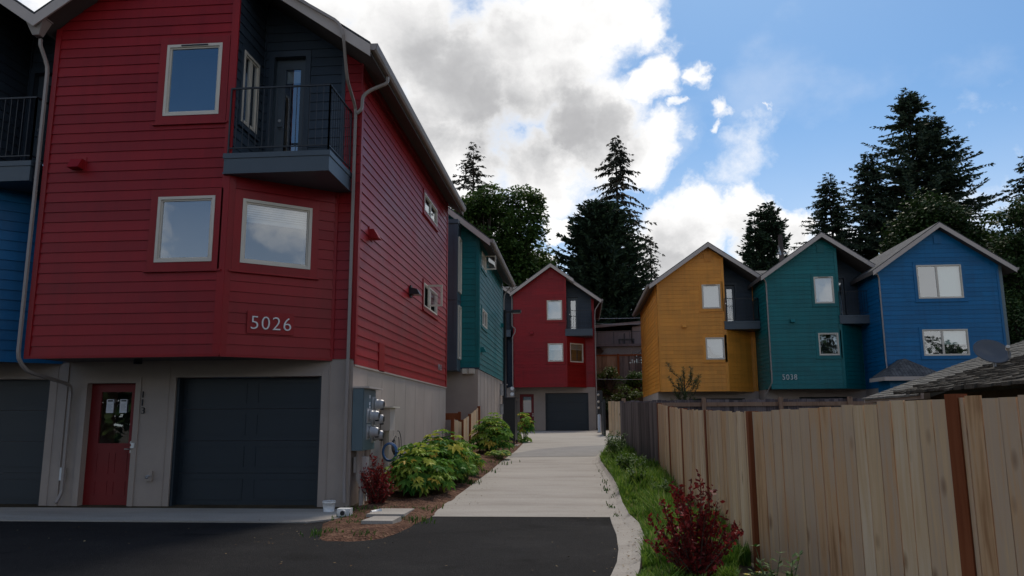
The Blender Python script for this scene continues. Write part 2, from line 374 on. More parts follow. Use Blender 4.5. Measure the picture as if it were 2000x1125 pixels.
def window(house, fr, a0, a1, z0, z1, blind=0., mull=None, trimmb=None, tw=.13, depth=.35, frame='vinyl', fw=.05, curtain=None, notch=False):
    """vinyl frame > pane, blind; opens on a small dark room box; flat casing goes in trimmb"""
    w = MB()
    w.fbox(fr, a0, a0 + fw, -.03, .045, z0, z1); w.fbox(fr, a1 - fw, a1, -.03, .045, z0, z1)
    w.fbox(fr, a0 + fw, a1 - fw, -.03, .045, z0, z0 + fw); w.fbox(fr, a0 + fw, a1 - fw, -.03, .045, z1 - fw, z1)
    g = fw * .55                                        # sash inside the frame
    b0, b1, c0, c1 = a0 + fw, a1 - fw, z0 + fw, z1 - fw
    w.fbox(fr, b0, b0 + g, -.02, .022, c0, c1); w.fbox(fr, b1 - g, b1, -.02, .022, c0, c1)
    w.fbox(fr, b0 + g, b1 - g, -.02, .022, c0, c0 + g); w.fbox(fr, b0 + g, b1 - g, -.02, .022, c1 - g, c1)
    if mull is not None:
        mm = a0 + (a1 - a0) * mull; w.fbox(fr, mm - .045, mm + .045, -.02, .03, c0 + g, c1 - g)
    P = fr.p                                            # room box behind the pane
    q = [(b0, c0), (b1, c0), (b1, c1), (b0, c1)]
    for k in range(4):
        (x, y), (x2, y2) = q[k], q[(k + 1) % 4]
        w.face([P(x, -.03, y), P(x2, -.03, y2), P(x2, -depth, y2), P(x, -depth, y)], 1)
    w.face([P(b0, -depth, c0), P(b0, -depth, c1), P(b1, -depth, c1), P(b1, -depth, c0)], 1)
    if notch: w.fbox(fr, (a0 + a1) / 2 - .24, (a0 + a1) / 2 + .24, .045, .058, z1 - fw * .75, z1 - fw * .3, 2)
    o = w.build('window', [M[frame], M['dark'], M['black']], house)
    p = MB(); p.face([P(b0, .004, c0), P(b1, .004, c0), P(b1, .004, c1), P(b0, .004, c1)])
    p.build('pane', M['glass'], o)
    if blind > 0:
        s = MB(); zz = c1; bot = c1 - (c1 - c0) * blind
        while zz > bot + .03:
            s.face([P(b0 + .02, -.10, zz - .004), P(b1 - .02, -.10, zz - .004), P(b1 - .02, -.075, zz - .045), P(b0 + .02, -.075, zz - .045)]); zz -= .04
        s.fbox(fr, b0 + .02, b1 - .02, -.11, -.075, zz - .04, zz)
        s.build('blind', M['blind'], o)
    if curtain:
        s = MB(); a_, b_, zb = curtain
        s.fbox(fr, b0 + (b1 - b0) * a_, b0 + (b1 - b0) * b_, -.10, -.09, c0 + (c1 - c0) * zb, c1)
        s.build('blind', M['curtain'], o)
    if trimmb is not None:
        t = trimmb
        t.fbox(fr, a0 - tw, a0, 0, .034, z0 - tw, z1 + tw); t.fbox(fr, a1, a1 + tw, 0, .034, z0 - tw, z1 + tw)
        t.fbox(fr, a0, a1, 0, .034, z1, z1 + tw); t.fbox(fr, a0, a1, 0, .034, z0 - tw, z0)
        t.fbox(fr, a0 - tw - .04, a1 + tw + .04, 0, .06, z0 - tw - .035, z0 - tw - .002)
    return o

def text_mesh(s, size, depth=.012):
    c = D.curves.new('digits', 'FONT'); c.body = s; c.size = size; c.extrude = depth; c.resolution_u = 4
    c.space_character = 1.12; c.offset = -.004 * size / .3
    o = D.objects.new('digits', c); COL.objects.link(o)
    dg = bpy.context.evaluated_depsgraph_get(); dg.update()
    me = D.meshes.new_from_object(o.evaluated_get(dg)); D.objects.remove(o); D.curves.remove(c)
    return me

def number(house, fr, a, z, h, s, m='white', n=.045, name='house_number', w=None):
    me = text_mesh(s, h / .729); me.name = name; me.materials.clear(); me.materials.append(M[m])
    o = D.objects.new(name, me); COL.objects.link(o)
    xs = [v.co.x for v in me.vertices]; x0 = min(xs); k = 1 if w is None else w / (max(xs) - x0)
    r0 = root_of(house)
    for v in me.vertices:
        x, y, zz = v.co; p = fr.p(a + (x - x0) * k, n + zz, z + y); v.co = (p[0] - r0.x, p[1] - r0.y, p[2] - r0.z)
    o.parent = house
    return o

def roof(house, xl, xr_, xc, zc, sl, y0, y1, th=.2, step=None, stepy=.6, fascia='trim'):
    """two slopes with shingles on top, dark soffit below and taupe rake boards; step: beyond this x the right slope starts further back"""
    m = MB()
    Z = lambda x: zc - sl * abs(x - xc)
    def slab(xa, xb, ya, yb):
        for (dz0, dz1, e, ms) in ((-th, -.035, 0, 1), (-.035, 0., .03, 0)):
            p = []
            for dz in (dz0, dz1):
                p += [(xa, ya - e, Z(xa) + dz), (xb, ya - e, Z(xb) + dz), (xb, yb + e, Z(xb) + dz), (xa, yb + e, Z(xa) + dz)]
            m.hexa(p, ms)
    slab(xl, xc, y0, y1)
    if step is None: slab(xc, xr_, y0, y1)
    else: slab(xc, step, y0, y0 + stepy); slab(xc, xr_, y0 + stepy, y1)
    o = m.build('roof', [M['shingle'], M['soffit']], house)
    f = MB()
    def rake(xa, xb, y):
        p = []
        for dz in (-th - .06, -.045):
            p += [(xa, y - .03, Z(xa) + dz), (xb, y - .03, Z(xb) + dz), (xb, y - .001, Z(xb) + dz), (xa, y - .001, Z(xa) + dz)]
        f.hexa(p)
    rake(xl, xc, y0); 
    if step is None: rake(xc, xr_, y0)
    else: rake(xc, step, y0); rake(xc + .01, xr_, y0 + stepy)
    f.build('fascia', M[fascia], o)
    return o, Z

def gutter(house, x, z, y0, y1, side=1):
    m = MB(); s = side
    prof = [(0, .0), (0, -.11), (s * .07, -.13), (s * .10, -.10), (s * .125, -.02), (s * .125, .0)]
    for k in range(len(prof) - 1):
        (a, b), (c, d) = prof[k], prof[k + 1]
        m.hexa([(x + a, y0, z + b), (x + c, y0, z + d), (x + c, y1, z + d), (x + a, y1, z + b),
                (x + a - s * .004, y0, z + b + .006), (x + c - s * .004, y0, z + d + .006), (x + c - s * .004, y1, z + d + .006), (x + a - s * .004, y1, z + b + .006)])
    m.face([(x + a, y0, z + b) for a, b in prof]); m.face([(x + a, y1, z + b) for a, b in prof])
    m.build('gutter', M['spout'], house)

def spout(house, pts, w=.047, mats='spout', head=None, name='downspout'):
    # square pipe; corners are rounded with short bends
    P = [Vector(p) for p in pts]; q = [P[0]]
    for i in range(1, len(P) - 1):
        a = (P[i - 1] - P[i]); b = (P[i + 1] - P[i]); k = min(.12, a.length * .4, b.length * .4)
        a.normalize(); b.normalize()
        for t in (0, .5, 1):
            q.append(P[i] + a * k * (1 - t) ** 2 + b * k * t ** 2)
    q.append(P[-1])
    m = MB(); m.tube(q, w * .7, 4)
    if head:
        x, y, z = head
        m.hexa([(x - .06, y - .05, z - .3), (x + .06, y - .05, z - .3), (x + .06, y + .06, z - .3), (x - .06, y + .06, z - .3),
                (x - .17, y - .13, z - .03), (x + .17, y - .13, z - .03), (x + .17, y + .1, z - .03), (x - .17, y + .1, z - .03)])
        m.box(x - .185, x + .185, y - .145, y + .11, z - .028, z + .03)
    return m.build(name, M[mats], house)

def railing(parent, pts, z0, z1, step=.11, posts=True, r=.0075):
    m = MB()
    for a, b in zip(pts, pts[1:]):
        a = Vector((*a, 0)); b = Vector((*b, 0)); L = (b - a).length; n = max(1, int(L / step))
        for z, rr in ((z1, .02), (z0 + .1, .014)):
            m.tube([a + Vector((0, 0, z)), b + Vector((0, 0, z))], rr, 4)
        for k in range(n + 1):
            p = a.lerp(b, k / n); e = k in (0, n)
            m.tube([p + Vector((0, 0, z0 - .22 if e else z0 + .1)), p + Vector((0, 0, z1))], .018 if e else r, 4)
    return m.build('railing', M['black'], parent)
# ------------------------------------------------------------------ ground
PROF = [(-1e4, 0), (11.6, 0), (14, .08), (20, .38), (26, .62), (34, .8), (48, .85), (52, .9)]
def sstep(a, b, x):
    t = max(0., min(1., (x - a) / (b - a))); return t * t * (3 - 2 * t)
def gz(x, y):
    z = .9
    for (a, za), (b, zb) in zip(PROF, PROF[1:]):
        if y <= b: z = za + (zb - za) * (max(y, a) - a) / (b - a); break
    z += 3.6 * sstep(52.5, 56.5, y) + 2.4 * sstep(57, 75, y) + 3. * sstep(75, 140, y)
    if x > 3: z -= .4 * sstep(3, 8, x) * sstep(14, 24, y) * (1 - sstep(50, 54, y))
    return z

def sheet(name, rows, mat_, off, kind='structure', nx=8, label=None, cat=None):
    """rows: (left point, right point); draped on the terrain"""
    m = MB(); grid = []
    for (a, b) in rows:
        r = []
        for k in range(nx + 1):
            x = a[0] + (b[0] - a[0]) * k / nx; y = a[1] + (b[1] - a[1]) * k / nx
            r.append((x, y, gz(x, y) + off))
        grid.append(r)
    base = 0
    for r in grid: m.v += r
    n = nx + 1
    for j in range(len(grid) - 1):
        for k in range(nx):
            m.f.append((j * n + k, j * n + k + 1, (j + 1) * n + k + 1, (j + 1) * n + k)); m.m.append(0)
    # skirt so the sheet has an edge
    o = m.build(name, mat_)
    if kind: o['kind'] = kind
    if label: tag(o, label, cat)
    return o

def densify(rows, d):
    out = [rows[0]]
    for (a, b), (c, e) in zip(rows, rows[1:]):
        n = max(1, int(max(abs(c[1] - a[1]), abs(e[1] - b[1])) / d))
        for k in range(1, n + 1):
            t = k / n
            out.append(((a[0] + (c[0] - a[0]) * t, a[1] + (c[1] - a[1]) * t), (b[0] + (e[0] - b[0]) * t, b[1] + (e[1] - b[1]) * t)))
    return out

g = MB()
xs = [-400, -200, -100, -60, -40, -30, -20, -15] + [-12 + k for k in range(0, 25)] + [14, 17, 20, 25, 30, 40, 60, 100, 200, 400]
ys = [-300, -100, -50, -20, -10, -5, 0, 4, 8, 10] + [11 + .75 * k for k in range(0, 64)] + [62, 68, 75, 85, 100, 140, 200, 400, 800]
for y in ys: g.v += [(x, y, gz(x, y) - .012) for x in xs]
for j in range(len(ys) - 1):
    for i in range(len(xs) - 1):
        a = j * len(xs) + i; g.f.append((a, a + 1, a + 1 + len(xs), a + len(xs))); g.m.append(0)
tag(g.build('ground', M['earth']), kind='structure')

asph = [((-30, -30), (3.2, -30)), ((-30, 2), (1.6, 2)), ((-30, 5.5), (-.25, 5.5)), ((-30, 6.8), (.10, 6.8)), ((-30, 7.73), (.26, 7.73)), ((-30, 8.41), (.345, 8.41)), ((-30, 9.22), (.40, 9.22)),
        ((-30, 10.42), (.43, 10.42)), ((-30, 11.36), (.415, 11.36)), ((-3.2, 11.7), (.41, 11.7)), ((-2.38, 12.1), (.40, 12.13))]
tag(sheet('asphalt_drive', densify(asph, 1.), M['asphalt'], 0., nx=14), kind='structure')
drv = [((-2.30, 12.1), (.41, 12.13)), ((-2.35, 13.14), (.46, 13.2)), ((-2.26, 15.06), (.50, 15.1)), ((-2.2, 16.6), (.48, 16.6)), ((-2.12, 18.45), (.40, 18.45)), ((-2.1, 20.2), (.34, 20.2)), ((-2.05, 22.5), (.44, 22.5)),
       ((-2.0, 24.3), (.75, 24.3)), ((-2.02, 26.7), (1.4, 26.6)), ((-2.1, 29), (1.5, 29)), ((-3.2, 33), (1.7, 33)), ((-4.6, 40), (2.2, 40)), ((-6., 48.4), (2.6, 48.4))]
tag(sheet('concrete_driveway', densify(drv, .8), M['concrete'], .004), kind='structure')
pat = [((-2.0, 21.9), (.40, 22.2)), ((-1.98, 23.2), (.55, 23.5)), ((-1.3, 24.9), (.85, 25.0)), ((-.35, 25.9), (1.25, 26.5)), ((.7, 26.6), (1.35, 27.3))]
tag(sheet('darker_paving_patch', densify(pat, .5), M['darkpaving'], .009), kind='structure')  # overlay sheet in a darker tone than the driveway concrete around it
# kerb strip along the right edge: concrete gutter with a low upstand
kin = [(-.10, 5.9), (.10, 6.8), (.26, 7.73), (.345, 8.41), (.40, 9.22), (.43, 10.42), (.415, 11.36), (.41, 12.13), (.46, 13.2), (.50, 15.1), (.48, 16.6), (.40, 18.45), (.34, 20.2), (.44, 22.5), (.75, 24.3)]
kout = [(.22, 5.9), (.40, 6.8), (.53, 7.73), (.61, 8.57), (.74, 9.8), (.77, 11.1), (.69, 12.0), (.68, 12.5), (.66, 13.2), (.68, 15.1), (.65, 16.6), (.56, 18.45), (.48, 20.2), (.58, 22.5), (.9, 24.3)]
k_ = MB(); rows = densify([(a, b) for a, b in zip(kin, kout)], .5)
for (a, b), (c, d) in zip(rows, rows[1:]):
    def q(p, dz): return (p[0], p[1], gz(*p) + dz)
    am = ((a[0] * .45 + b[0] * .55), a[1] * .45 + b[1] * .55); cm = ((c[0] * .45 + d[0] * .55), c[1] * .45 + d[1] * .55)
    k_.face([q(a, .012), q(am, .03), q(cm, .03), q(c, .012)]); k_.face([q(am, .03), q(b, .075), q(d, .075), q(cm, .03)])
    k_.face([q(b, .075), q(b, -.1), q(d, -.1), q(d, .075)]); k_.face([q(a, -.02), q(a, .012), q(c, .012), q(c, -.02)])
tag(k_.build('kerb', M['concrete']), kind='structure')
# concrete apron before the garages
ap = MB(); ap.hexa([(-16, 11.38, -.05), (-4.0, 11.38, -.05), (-3.6, 11.8, -.05), (-16, 11.8, -.05), (-16, 11.38, .022), (-4.0, 11.38, .022), (-3.6, 11.8, .03), (-16, 11.8, .03)])
ap.hexa([(-16, 11.801, -.05), (-3.6, 11.801, -.05), (-3.9, 13.5, -.05), (-16, 13.5, -.05), (-16, 11.801, .03), (-3.6, 11.801, .03), (-3.9, 13.5, .034), (-16, 13.5, .034)])
tag(ap.build('garage_apron', M['concrete']), kind='structure')
# mulch bed beside the red house
def blob_bed(name, left, right, h, mat_):
    rows = densify([(a, b) for a, b in zip(left, right)], .35); m = MB(); nx = 14
    for (a, b) in rows:
        for k in range(nx + 1):
            t = k / nx; x = a[0] + (b[0] - a[0]) * t; y = a[1] + (b[1] - a[1]) * t
            e = min(1, 4 * t * (1 - t) * 1.6) * min(1, (y - left[0][1]) / .35, (left[-1][1] - y) / .35)
            m.v.append((x + .05 * noise.noise((x * 3, y * 3, 1)), y, gz(x, y) - .01 + e * (h + .05 * noise.noise((x * 2.2, y * 2.2, 0)))))
    n = nx + 1
    for j in range(len(rows) - 1):
        for k in range(nx): m.f.append((j * n + k, j * n + k + 1, (j + 1) * n + k + 1, (j + 1) * n + k)); m.m.append(0)
    return tag(m.build(name, mat_, smooth=True), kind='structure')
blob_bed('mulch_bed', [(-3.2, 9.66), (-3.35, 9.95), (-3.5, 10.5), (-3.78, 11.3), (-3.72, 12.3), (-3.85, 13.5), (-3.85, 17), (-3.85, 21.8), (-3.5, 25.5), (-3.45, 29), (-3.45, 31)],
         [(-2.75, 9.68), (-2.5, 9.95), (-2.42, 10.4), (-2.38, 11.3), (-2.25, 12.2), (-2.28, 13.2), (-2.18, 16.4), (-2.02, 22.), (-1.95, 24.4), (-2.0, 27), (-2.2, 29.5)], .07, M['mulch'])
blob_bed('verge_soil', [(.22, 5.4), (.40, 6.8), (.55, 7.73), (.63, 8.57), (.76, 9.8), (.79, 11.1), (.71, 12.0), (.68, 13.2), (.70, 15.1), (.67, 16.6), (.58, 18.45), (.50, 20.2), (.6, 22.5), (.95, 24.3)],
         [(2.6, 5.2), (2.0, 6.8), (1.7, 7.73), (1.7, 8.57), (1.7, 9.8), (1.7, 11.1), (1.7, 12.), (1.7, 13.2), (1.7, 15.1), (1.65, 16.6), (1.5, 18.45), (1.35, 20.2), (1.3, 22.5), (1.3, 24.3)], .04, M['earth'])

# ------------------------------------------------------------------ townhouses
def townhouse(label, group, color, x0, x1, x2, yf, yb, gz_, sb, xc, zc, slope, exp, uwin, lwin, gar, door, slab, recdoor,
              dep=1.0, over=.6, bay=1.55, pil=.35, roofl=None, roofr=None, baywin=None, step=None, side=None, backx=None, extras=None,
              gar_m=True, sideholes=(), vent=None, th=.2, left_side=False, ridge_vent=True, wl=True):
    yg = yf + over; yr = yf + dep
    H = empty('townhouse', ((x0 + x2) / 2, yg, gz_), label, 'house', group)
    S = MB(); c = M[color]
    zu = zc - th - .01
    ul = lambda z: xc - (zu - z) / slope if z > zu - slope * (xc - x0) else x0
    Zroof = lambda x: zu - slope * abs(x - xc)
    # main front wall
    F = Fr(0, yf, 1, 0)
    hol = [tuple(uwin), tuple(lwin)]
    ur = lambda z: min(x1, xc + max(0, zu - z) / slope)
    siding(S, F, sb, zu, exp, lambda z: max(x0, ul(z)), ur, hol)
    for w_ in (uwin, lwin): pass
    bl_ = (extras or {}).get('blinds', (0, 0))
    window(H, F, *uwin, trimmb=S, notch=True, blind=bl_[0])
    window(H, F, *lwin, trimmb=S, blind=bl_[1])
    if ridge_vent:
        v = MB(); v.fbox(F, xc - .17, xc + .17, .0, .045, zu - .75, zu - .36)
        for k in range(6): v.fbox(F, xc - .14, xc + .14, .045, .06, zu - .72 + k * .055, zu - .70 + k * .055)
        v.build('gable_vent', c, H)
    # corner boards
    S.fbox(F, x1 - .11, x1 + .02, 0, .034, sb, min(Zroof(x1) - .02, zu)); S.fbox(F, x0, x0 + .09, 0, .034, sb, Zroof(x0) - .02)
    S.fbox(F, x0, x1, .0, .03, sb - .03, sb + .012)
    # short left cheek of the overhang
    L = Fr(x0, yb if left_side else yg, 0, -1); ln = (yb if left_side else yg) - yf
    siding(S, L, sb, Zroof(x0), exp, 0, ln)
    # bay: slanting wall and the flat piece to the corner, below the balcony
    z_s0 = slab[0]; xe = x1 + bay
    B = Fr(x1, yf, xe - x1, over); bl = math.hypot(xe - x1, over)
    bh = []
    if baywin: bh = [tuple(baywin)]
    siding(S, B, sb, z_s0, exp, 0, bl, bh)
    S.fbox(B, .0, .10, 0, .03, sb, z_s0); S.fbox(B, 0, bl, 0, .028, sb - .03, sb + .012)
    if baywin: window(H, B, *baywin, trimmb=S, blind=.30, tw=.13)
    G_ = Fr(0, yg, 1, 0)
    siding(S, G_, sb, z_s0, exp, xe, x2)
    S.fbox(G_, xe - .02, xe + .035, 0, .034, sb, z_s0); S.fbox(G_, x2 - .10, x2, 0, .034, sb, z_s0)
    # pillar beside the recess on the top floor
    xp = x2 - pil
    siding(S, G_, z_s0, Zroof(xp), exp, xp, lambda z: min(x2, xc + (zu - z) / slope))
    pf = Fr(xp, yr, 0, -1); siding(S, pf, z_s0, Zroof(xp), exp, 0, yr - yg)
    if wl:
        Q = Fr(x2, yg, 0, 1)
        siding(S, Q, sb - .09, Zroof(x2), exp, 0, yb - yg, [h[:4] for h in sideholes])
        S.fbox(Q, -.02, .10, 0, .034, sb - .09, Zroof(x2)); S.fbox(Q, yb - yg - .1, yb - yg, 0, .03, sb - .09, Zroof(x2))
        for h in sideholes: window(H, Q, *h[:4], trimmb=S, tw=.09, fw=.035, mull=h[4] if len(h) > 4 else None)
    # back wall (plain boards) and underside of the overhang
    Bk = Fr(x2, yb, -1, 0)
    siding(S, Bk, sb, zu, exp, lambda z: x2 - min(x2, xc + max(0, zu - z) / slope), lambda z: x2 - max(x0, ul(z)))
    S.build('siding', c, H)
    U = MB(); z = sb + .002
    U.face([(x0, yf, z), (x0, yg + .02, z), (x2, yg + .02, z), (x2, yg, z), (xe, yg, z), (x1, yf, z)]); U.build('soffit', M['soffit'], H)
    # recess walls: slate boards
    K = MB(); zt = slab[1]
    Rr = Fr(x1, yf, 0, 1); rl = yr - yf
    rh = [(.22, min(rl - .14, .86), zt + .70, zt + 2.02)] if extras and extras.get('retwin') else []
    siding(K, Rr, zt, Zroof(x1), exp, 0, rl, rh)
    K.fbox(Rr, rl - .05, rl, 0, .03, zt, Zroof(x1))
    W_ = Fr(0, yr, 1, 0)
    dx0, dx1, dz1 = recdoor
    siding(K, W_, zt, Zroof(x1), exp, x1, lambda z: min(xp, xc + (zu - z) / slope), [(dx0, dx1, zt, dz1)])
    K.fbox(W_, dx0 - .10, dx0, 0, .034, zt, dz1 + .1); K.fbox(W_, dx1, dx1 + .10, 0, .034, zt, dz1 + .1); K.fbox(W_, dx0, dx1, 0, .034, dz1, dz1 + .1)
    K.fbox(W_, xp - .07, xp, 0, .03, zt, Zroof(xp))
    if rh: window(H, Rr, *rh[0], trimmb=K, tw=.07, mull=.5)
    K.build('recess_siding', M['slate'], H)
    d = MB(); dw = dx1 - dx0
    ga, gb, gc, gd = dx0 + dw * .30, dx1 - dw * .22, zt + .14, dz1 - .2
    d.fbox(W_, dx0, ga, -.14, -.10, zt, dz1); d.fbox(W_, gb, dx1, -.14, -.10, zt, dz1); d.fbox(W_, ga, gb, -.14, -.10, zt, gc); d.fbox(W_, ga, gb, -.14, -.10, gd, dz1)
    P = W_.p
    d.face([P(dx0, -.1, zt), P(dx0, 0, zt), P(dx0, 0, dz1), P(dx0, -.1, dz1)]); d.face([P(dx1, 0, zt), P(dx1, -.1, zt), P(dx1, -.1, dz1), P(dx1, 0, dz1)]); d.face([P(dx0, -.1, dz1), P(dx0, 0, dz1), P(dx1, 0, dz1), P(dx1, -.1, dz1)])
    d.face([P(ga, -.5, gc), P(gb, -.5, gc), P(gb, -.5, gd), P(ga, -.5, gd)], 1)
    dd = d.build('balcony_door', [M['slate_metal'], M['dark']], H)
    pn = MB(); pn.face([P(ga, -.115, gc), P(gb, -.115, gc), P(gb, -.115, gd), P(ga, -.115, gd)]); pn.build('pane', M['glass'], dd)
    if extras and extras.get('doorblind'):
        s_ = MB(); zz = gd - .04
        while zz > gc: s_.face([P(ga, -.18, zz), P(gb, -.18, zz), P(gb, -.155, zz - .04), P(ga, -.155, zz - .04)]); zz -= .045
        s_.build('blind', M['blind'], dd)
    elif extras and extras.get('doorcurtain'):
        s_ = MB(); s_.fbox(W_, ga, gb, -.2, -.18, gd - .24, gd); s_.build('blind', M['blind'], dd)
    hn = MB(); hn.tube([P(dx0 + .1, -.1, zt + .95), P(dx0 + .1, -.04, zt + .95), P(dx0 + .2, -.04, zt + .95)], .012, 6); db = MB(); db.tube([P(dx0 + .1, -.1, zt + 1.1), P(dx0 + .1, -.08, zt + 1.1)], .03, 8); db.build('deadbolt', M['chrome'], dd)
    hn.build('handle', M['chrome'], dd)
    # balcony
    sx1 = slab[2]; yb0 = yf - .10
    bm = MB(); bm.box(x1 - .07, sx1, yb0, yr + .3, z_s0 + .02, zt - .09); bm.box(x1 - .085, sx1 + .015, yb0 - .015, yr, zt - .088, zt)
    bm.box(x1 - .08, sx1 + .01, yb0 - .01, yg, z_s0 - .01, z_s0 + .019)
    bal = bm.build('balcony', [M['slate_metal']], H)
    us = MB(); us.face([(x1, yf, z_s0 - .004), (x1, yr, z_s0 - .004), (x2, yr, z_s0 - .004), (x2, yg, z_s0 - .004), (xe, yg, z_s0 - .004)]); us.build('balcony_soffit', c, bal)
    railing(bal, [(x1 - .02, yb0 + .03), (sx1 - .03, yb0 + .03), (sx1 - .03, yr - .02)], zt, zt + 1.16)
    # ground floor: panels with joints; door and garage set back
    W = MB(); gx0, gx1, gt = gar; zb = gz_ + (.0)
    holes = [(gx0, gx1, zb - .5, gt)]
    if door: holes.append((door[0], door[1], zb - .5, door[2]))
    siding(W, G_, zb - .4, sb + .02, 9, x0, x2, holes, d=0, lip=False)
    siding(W, Fr(x2, yb, -1, 0), zb - .4, sb + .02, 9, 0, x2 - x0, d=0, lip=False)
    if not left_side: siding(W, Fr(x0, yb, 0, -1), zb - .4, sb + .02, 9, 0, yb - yg, d=0, lip=False)
    for (a, b, z_, zt_) in holes:
        Pg = G_.p; n_ = -.22
        W.face([Pg(a, n_, z_), Pg(a, 0, z_), Pg(a, 0, zt_), Pg(a, n_, zt_)]); W.face([Pg(b, 0, z_), Pg(b, n_, z_), Pg(b, n_, zt_), Pg(b, 0, zt_)]); W.face([Pg(a, n_, zt_), Pg(a, 0, zt_), Pg(b, 0, zt_), Pg(b, n_, zt_)])
    for (a, b, z_, zt_) in holes[1:]:                    # door casing
        W.fbox(G_, a - .10, a, .004, .026, zb, zt_ + .10); W.fbox(G_, b, b + .10, .004, .026, zb, zt_ + .10); W.fbox(G_, a, b, .004, .026, zt_, zt_ + .10)
    W.fbox(G_, gx0, gx1, .004, .022, gt, gt + .05)
    for a in (gx0 - .12, gx1 + .14, x2 - .13): W.fbox(G_, a - .006, a + .006, .004, .014, zb, sb - .03)
    W.fbox(G_, x2 - .12, x2 + .012, .004, .03, zb - .2, sb - .03)
    if wl:
        Q = Fr(x2, yg, 0, 1); siding(W, Q, zb - .4, sb - .09, 9, 0, yb - yg, d=0, lip=False)
        k = .95
        while k < yb - yg: W.fbox(Q, k - .014, k + .014, .002, .007, zb, sb - .09); k += 1.05
        W.fbox(Q, 0, yb - yg, .002, .03, sb - .125, sb - .092)
    if left_side: siding(W, L, zb - .4, sb - .0, 9, 0, yb - yg, d=0, lip=False)
    W.build('ground_floor_wall', M['beige'], H)
    gd_ = MB(); n_ = -.2; gh = (gt - zb); rows_ = 4
    for k in range(rows_):
        a, b = zb + gh * k / rows_, zb + gh * (k + 1) / rows_
        gd_.fbox(G_, gx0, gx1, n_ - .04, n_, a + .003, b - .003)
        for q_ in range(2):
            u0 = gx0 + (gx1 - gx0) * (q_ * .5) + .1; u1 = gx0 + (gx1 - gx0) * (q_ * .5 + .5) - .1
            gd_.fbox(G_, u0, u1, n_, n_ + .008, a + .1, a + .112); gd_.fbox(G_, u0, u1, n_, n_ + .008, b - .112, b - .1)
            gd_.fbox(G_, u0, u0 + .012, n_, n_ + .008, a + .112, b - .112); gd_.fbox(G_, u1 - .012, u1, n_, n_ + .008, a + .112, b - .112)
    gd_.fbox(G_, gx0, gx0 + .05, n_, -.03, zb, gt - .001); gd_.fbox(G_, gx1 - .05, gx1, n_, -.03, zb, gt - .001)
    gd_.build('garage_door', M['gdoor'], H)
    if door:
        a, b, t = door; e = MB(); nn = -.12; w_ = b - a; h_ = t - zb
        ga, gb, gc, gd = a + w_ * .22, b - w_ * .18, zb + h_ * .50, t - .17
        if extras and extras.get('doorglass'): ga, gb, gc, gd = extras['doorglass']
        e.fbox(G_, a, ga, nn - .05, nn, zb, t); e.fbox(G_, gb, b, nn - .05, nn, zb, t); e.fbox(G_, ga, gb, nn - .05, nn, zb, gc); e.fbox(G_, ga, gb, nn - .05, nn, gd, t)
        for (u0, u1) in ((ga, (ga + gb) / 2 - .05), ((ga + gb) / 2 + .05, gb)):
            for (v0, v1) in ((zb + .18, zb + h_ * .20), (zb + h_ * .20 + .12, gc - .16)):
                if v1 - v0 > .05:
                    e.fbox(G_, u0, u1, nn, nn + .006, v1 - .015, v1); e.fbox(G_, u0, u1, nn, nn + .006, v0, v0 + .015)
                    e.fbox(G_, u0, u0 + .015, nn, nn + .006, v0 + .015, v1 - .015); e.fbox(G_, u1 - .015, u1, nn, nn + .006, v0 + .015, v1 - .015)
        P = G_.p
        e.face([P(ga, nn - .5, gc), P(gb, nn - .5, gc), P(gb, nn - .5, gd), P(ga, nn - .5, gd)], 1)
        eo = e.build('entry_door', [M['doorred'], M['dark']], H)
        pp = MB(); pp.face([P(ga, nn - .02, gc), P(gb, nn - .02, gc), P(gb, nn - .02, gd), P(ga, nn - .02, gd)]); pp.build('pane', M['glass'], eo)
        hh = MB(); hh.tube([P(b - .07, nn, zb + .97), P(b - .07, nn + .06, zb + .97), P(b - .17, nn + .06, zb + .97)], .013, 6); db = MB(); db.tube([P(b - .07, nn, zb + 1.08), P(b - .07, nn + .02, zb + 1.08)], .032, 10); db.build('deadbolt', M['chrome'], eo)
        hh.fbox(G_, b - .1, b - .04, nn, nn + .008, zb + .9, zb + 1.02); hh.build('handle', M['chrome'], eo)
        if extras and extras.get('notices'):
            for u in extras['notices']:
                pq = MB(); pq.fbox(G_, u, u + .135, nn + .002, nn + .006, gc + .53, gc + .77); pq.fbox(G_, u + .02, u + .115, nn + .0062, nn + .0072, gc + .73, gc + .755, 1)
                for k in range(7): pq.fbox(G_, u + .02, u + .115 - .02 * (k % 3 == 2), nn + .0062, nn + .0068, gc + .56 + k * .02, gc + .566 + k * .02, 2)
                pq.build('paper_notice', [M['paper'], M['black'], M['galv']], eo)
        if extras and extras.get('curtain_door'):
            pq = MB(); pq.fbox(G_, ga + .03, gb - .03, nn - .1, nn - .08, gc, gd); pq.build('blind', M['paper'], eo)
    # roof
    rl = x0 - .15 if roofl is None else roofl; rr = x2 + .32 if roofr is None else roofr
    ro, Z = roof(H, rl, rr, xc, zc, slope, yf - .4, yb + .5, th, step)
    if vent:
        hood(H, F, vent[0], vent[1], c)
    return H, F, G_, Z, Zroof

def hood(H, F, a, z, c, w=.2):
    v = MB(); P = F.p; h = .17
    v.hexa([P(a - w / 2, .20, z - h / 2), P(a + w / 2, .20, z - h / 2), P(a + w / 2, 0, z - h / 2), P(a - w / 2, 0, z - h / 2),
            P(a - w / 2, .10, z + h / 2), P(a + w / 2, .10, z + h / 2), P(a + w / 2, 0, z + h / 2), P(a - w / 2, 0, z + h / 2)])
    v.fbox(F, a - w / 2 - .03, a + w / 2 + .03, 0, .026, z - h / 2 - .03, z + h / 2 + .05)
    v.build('vent_hood', c, H)

TG = 'colourful three storey townhouses with gables'
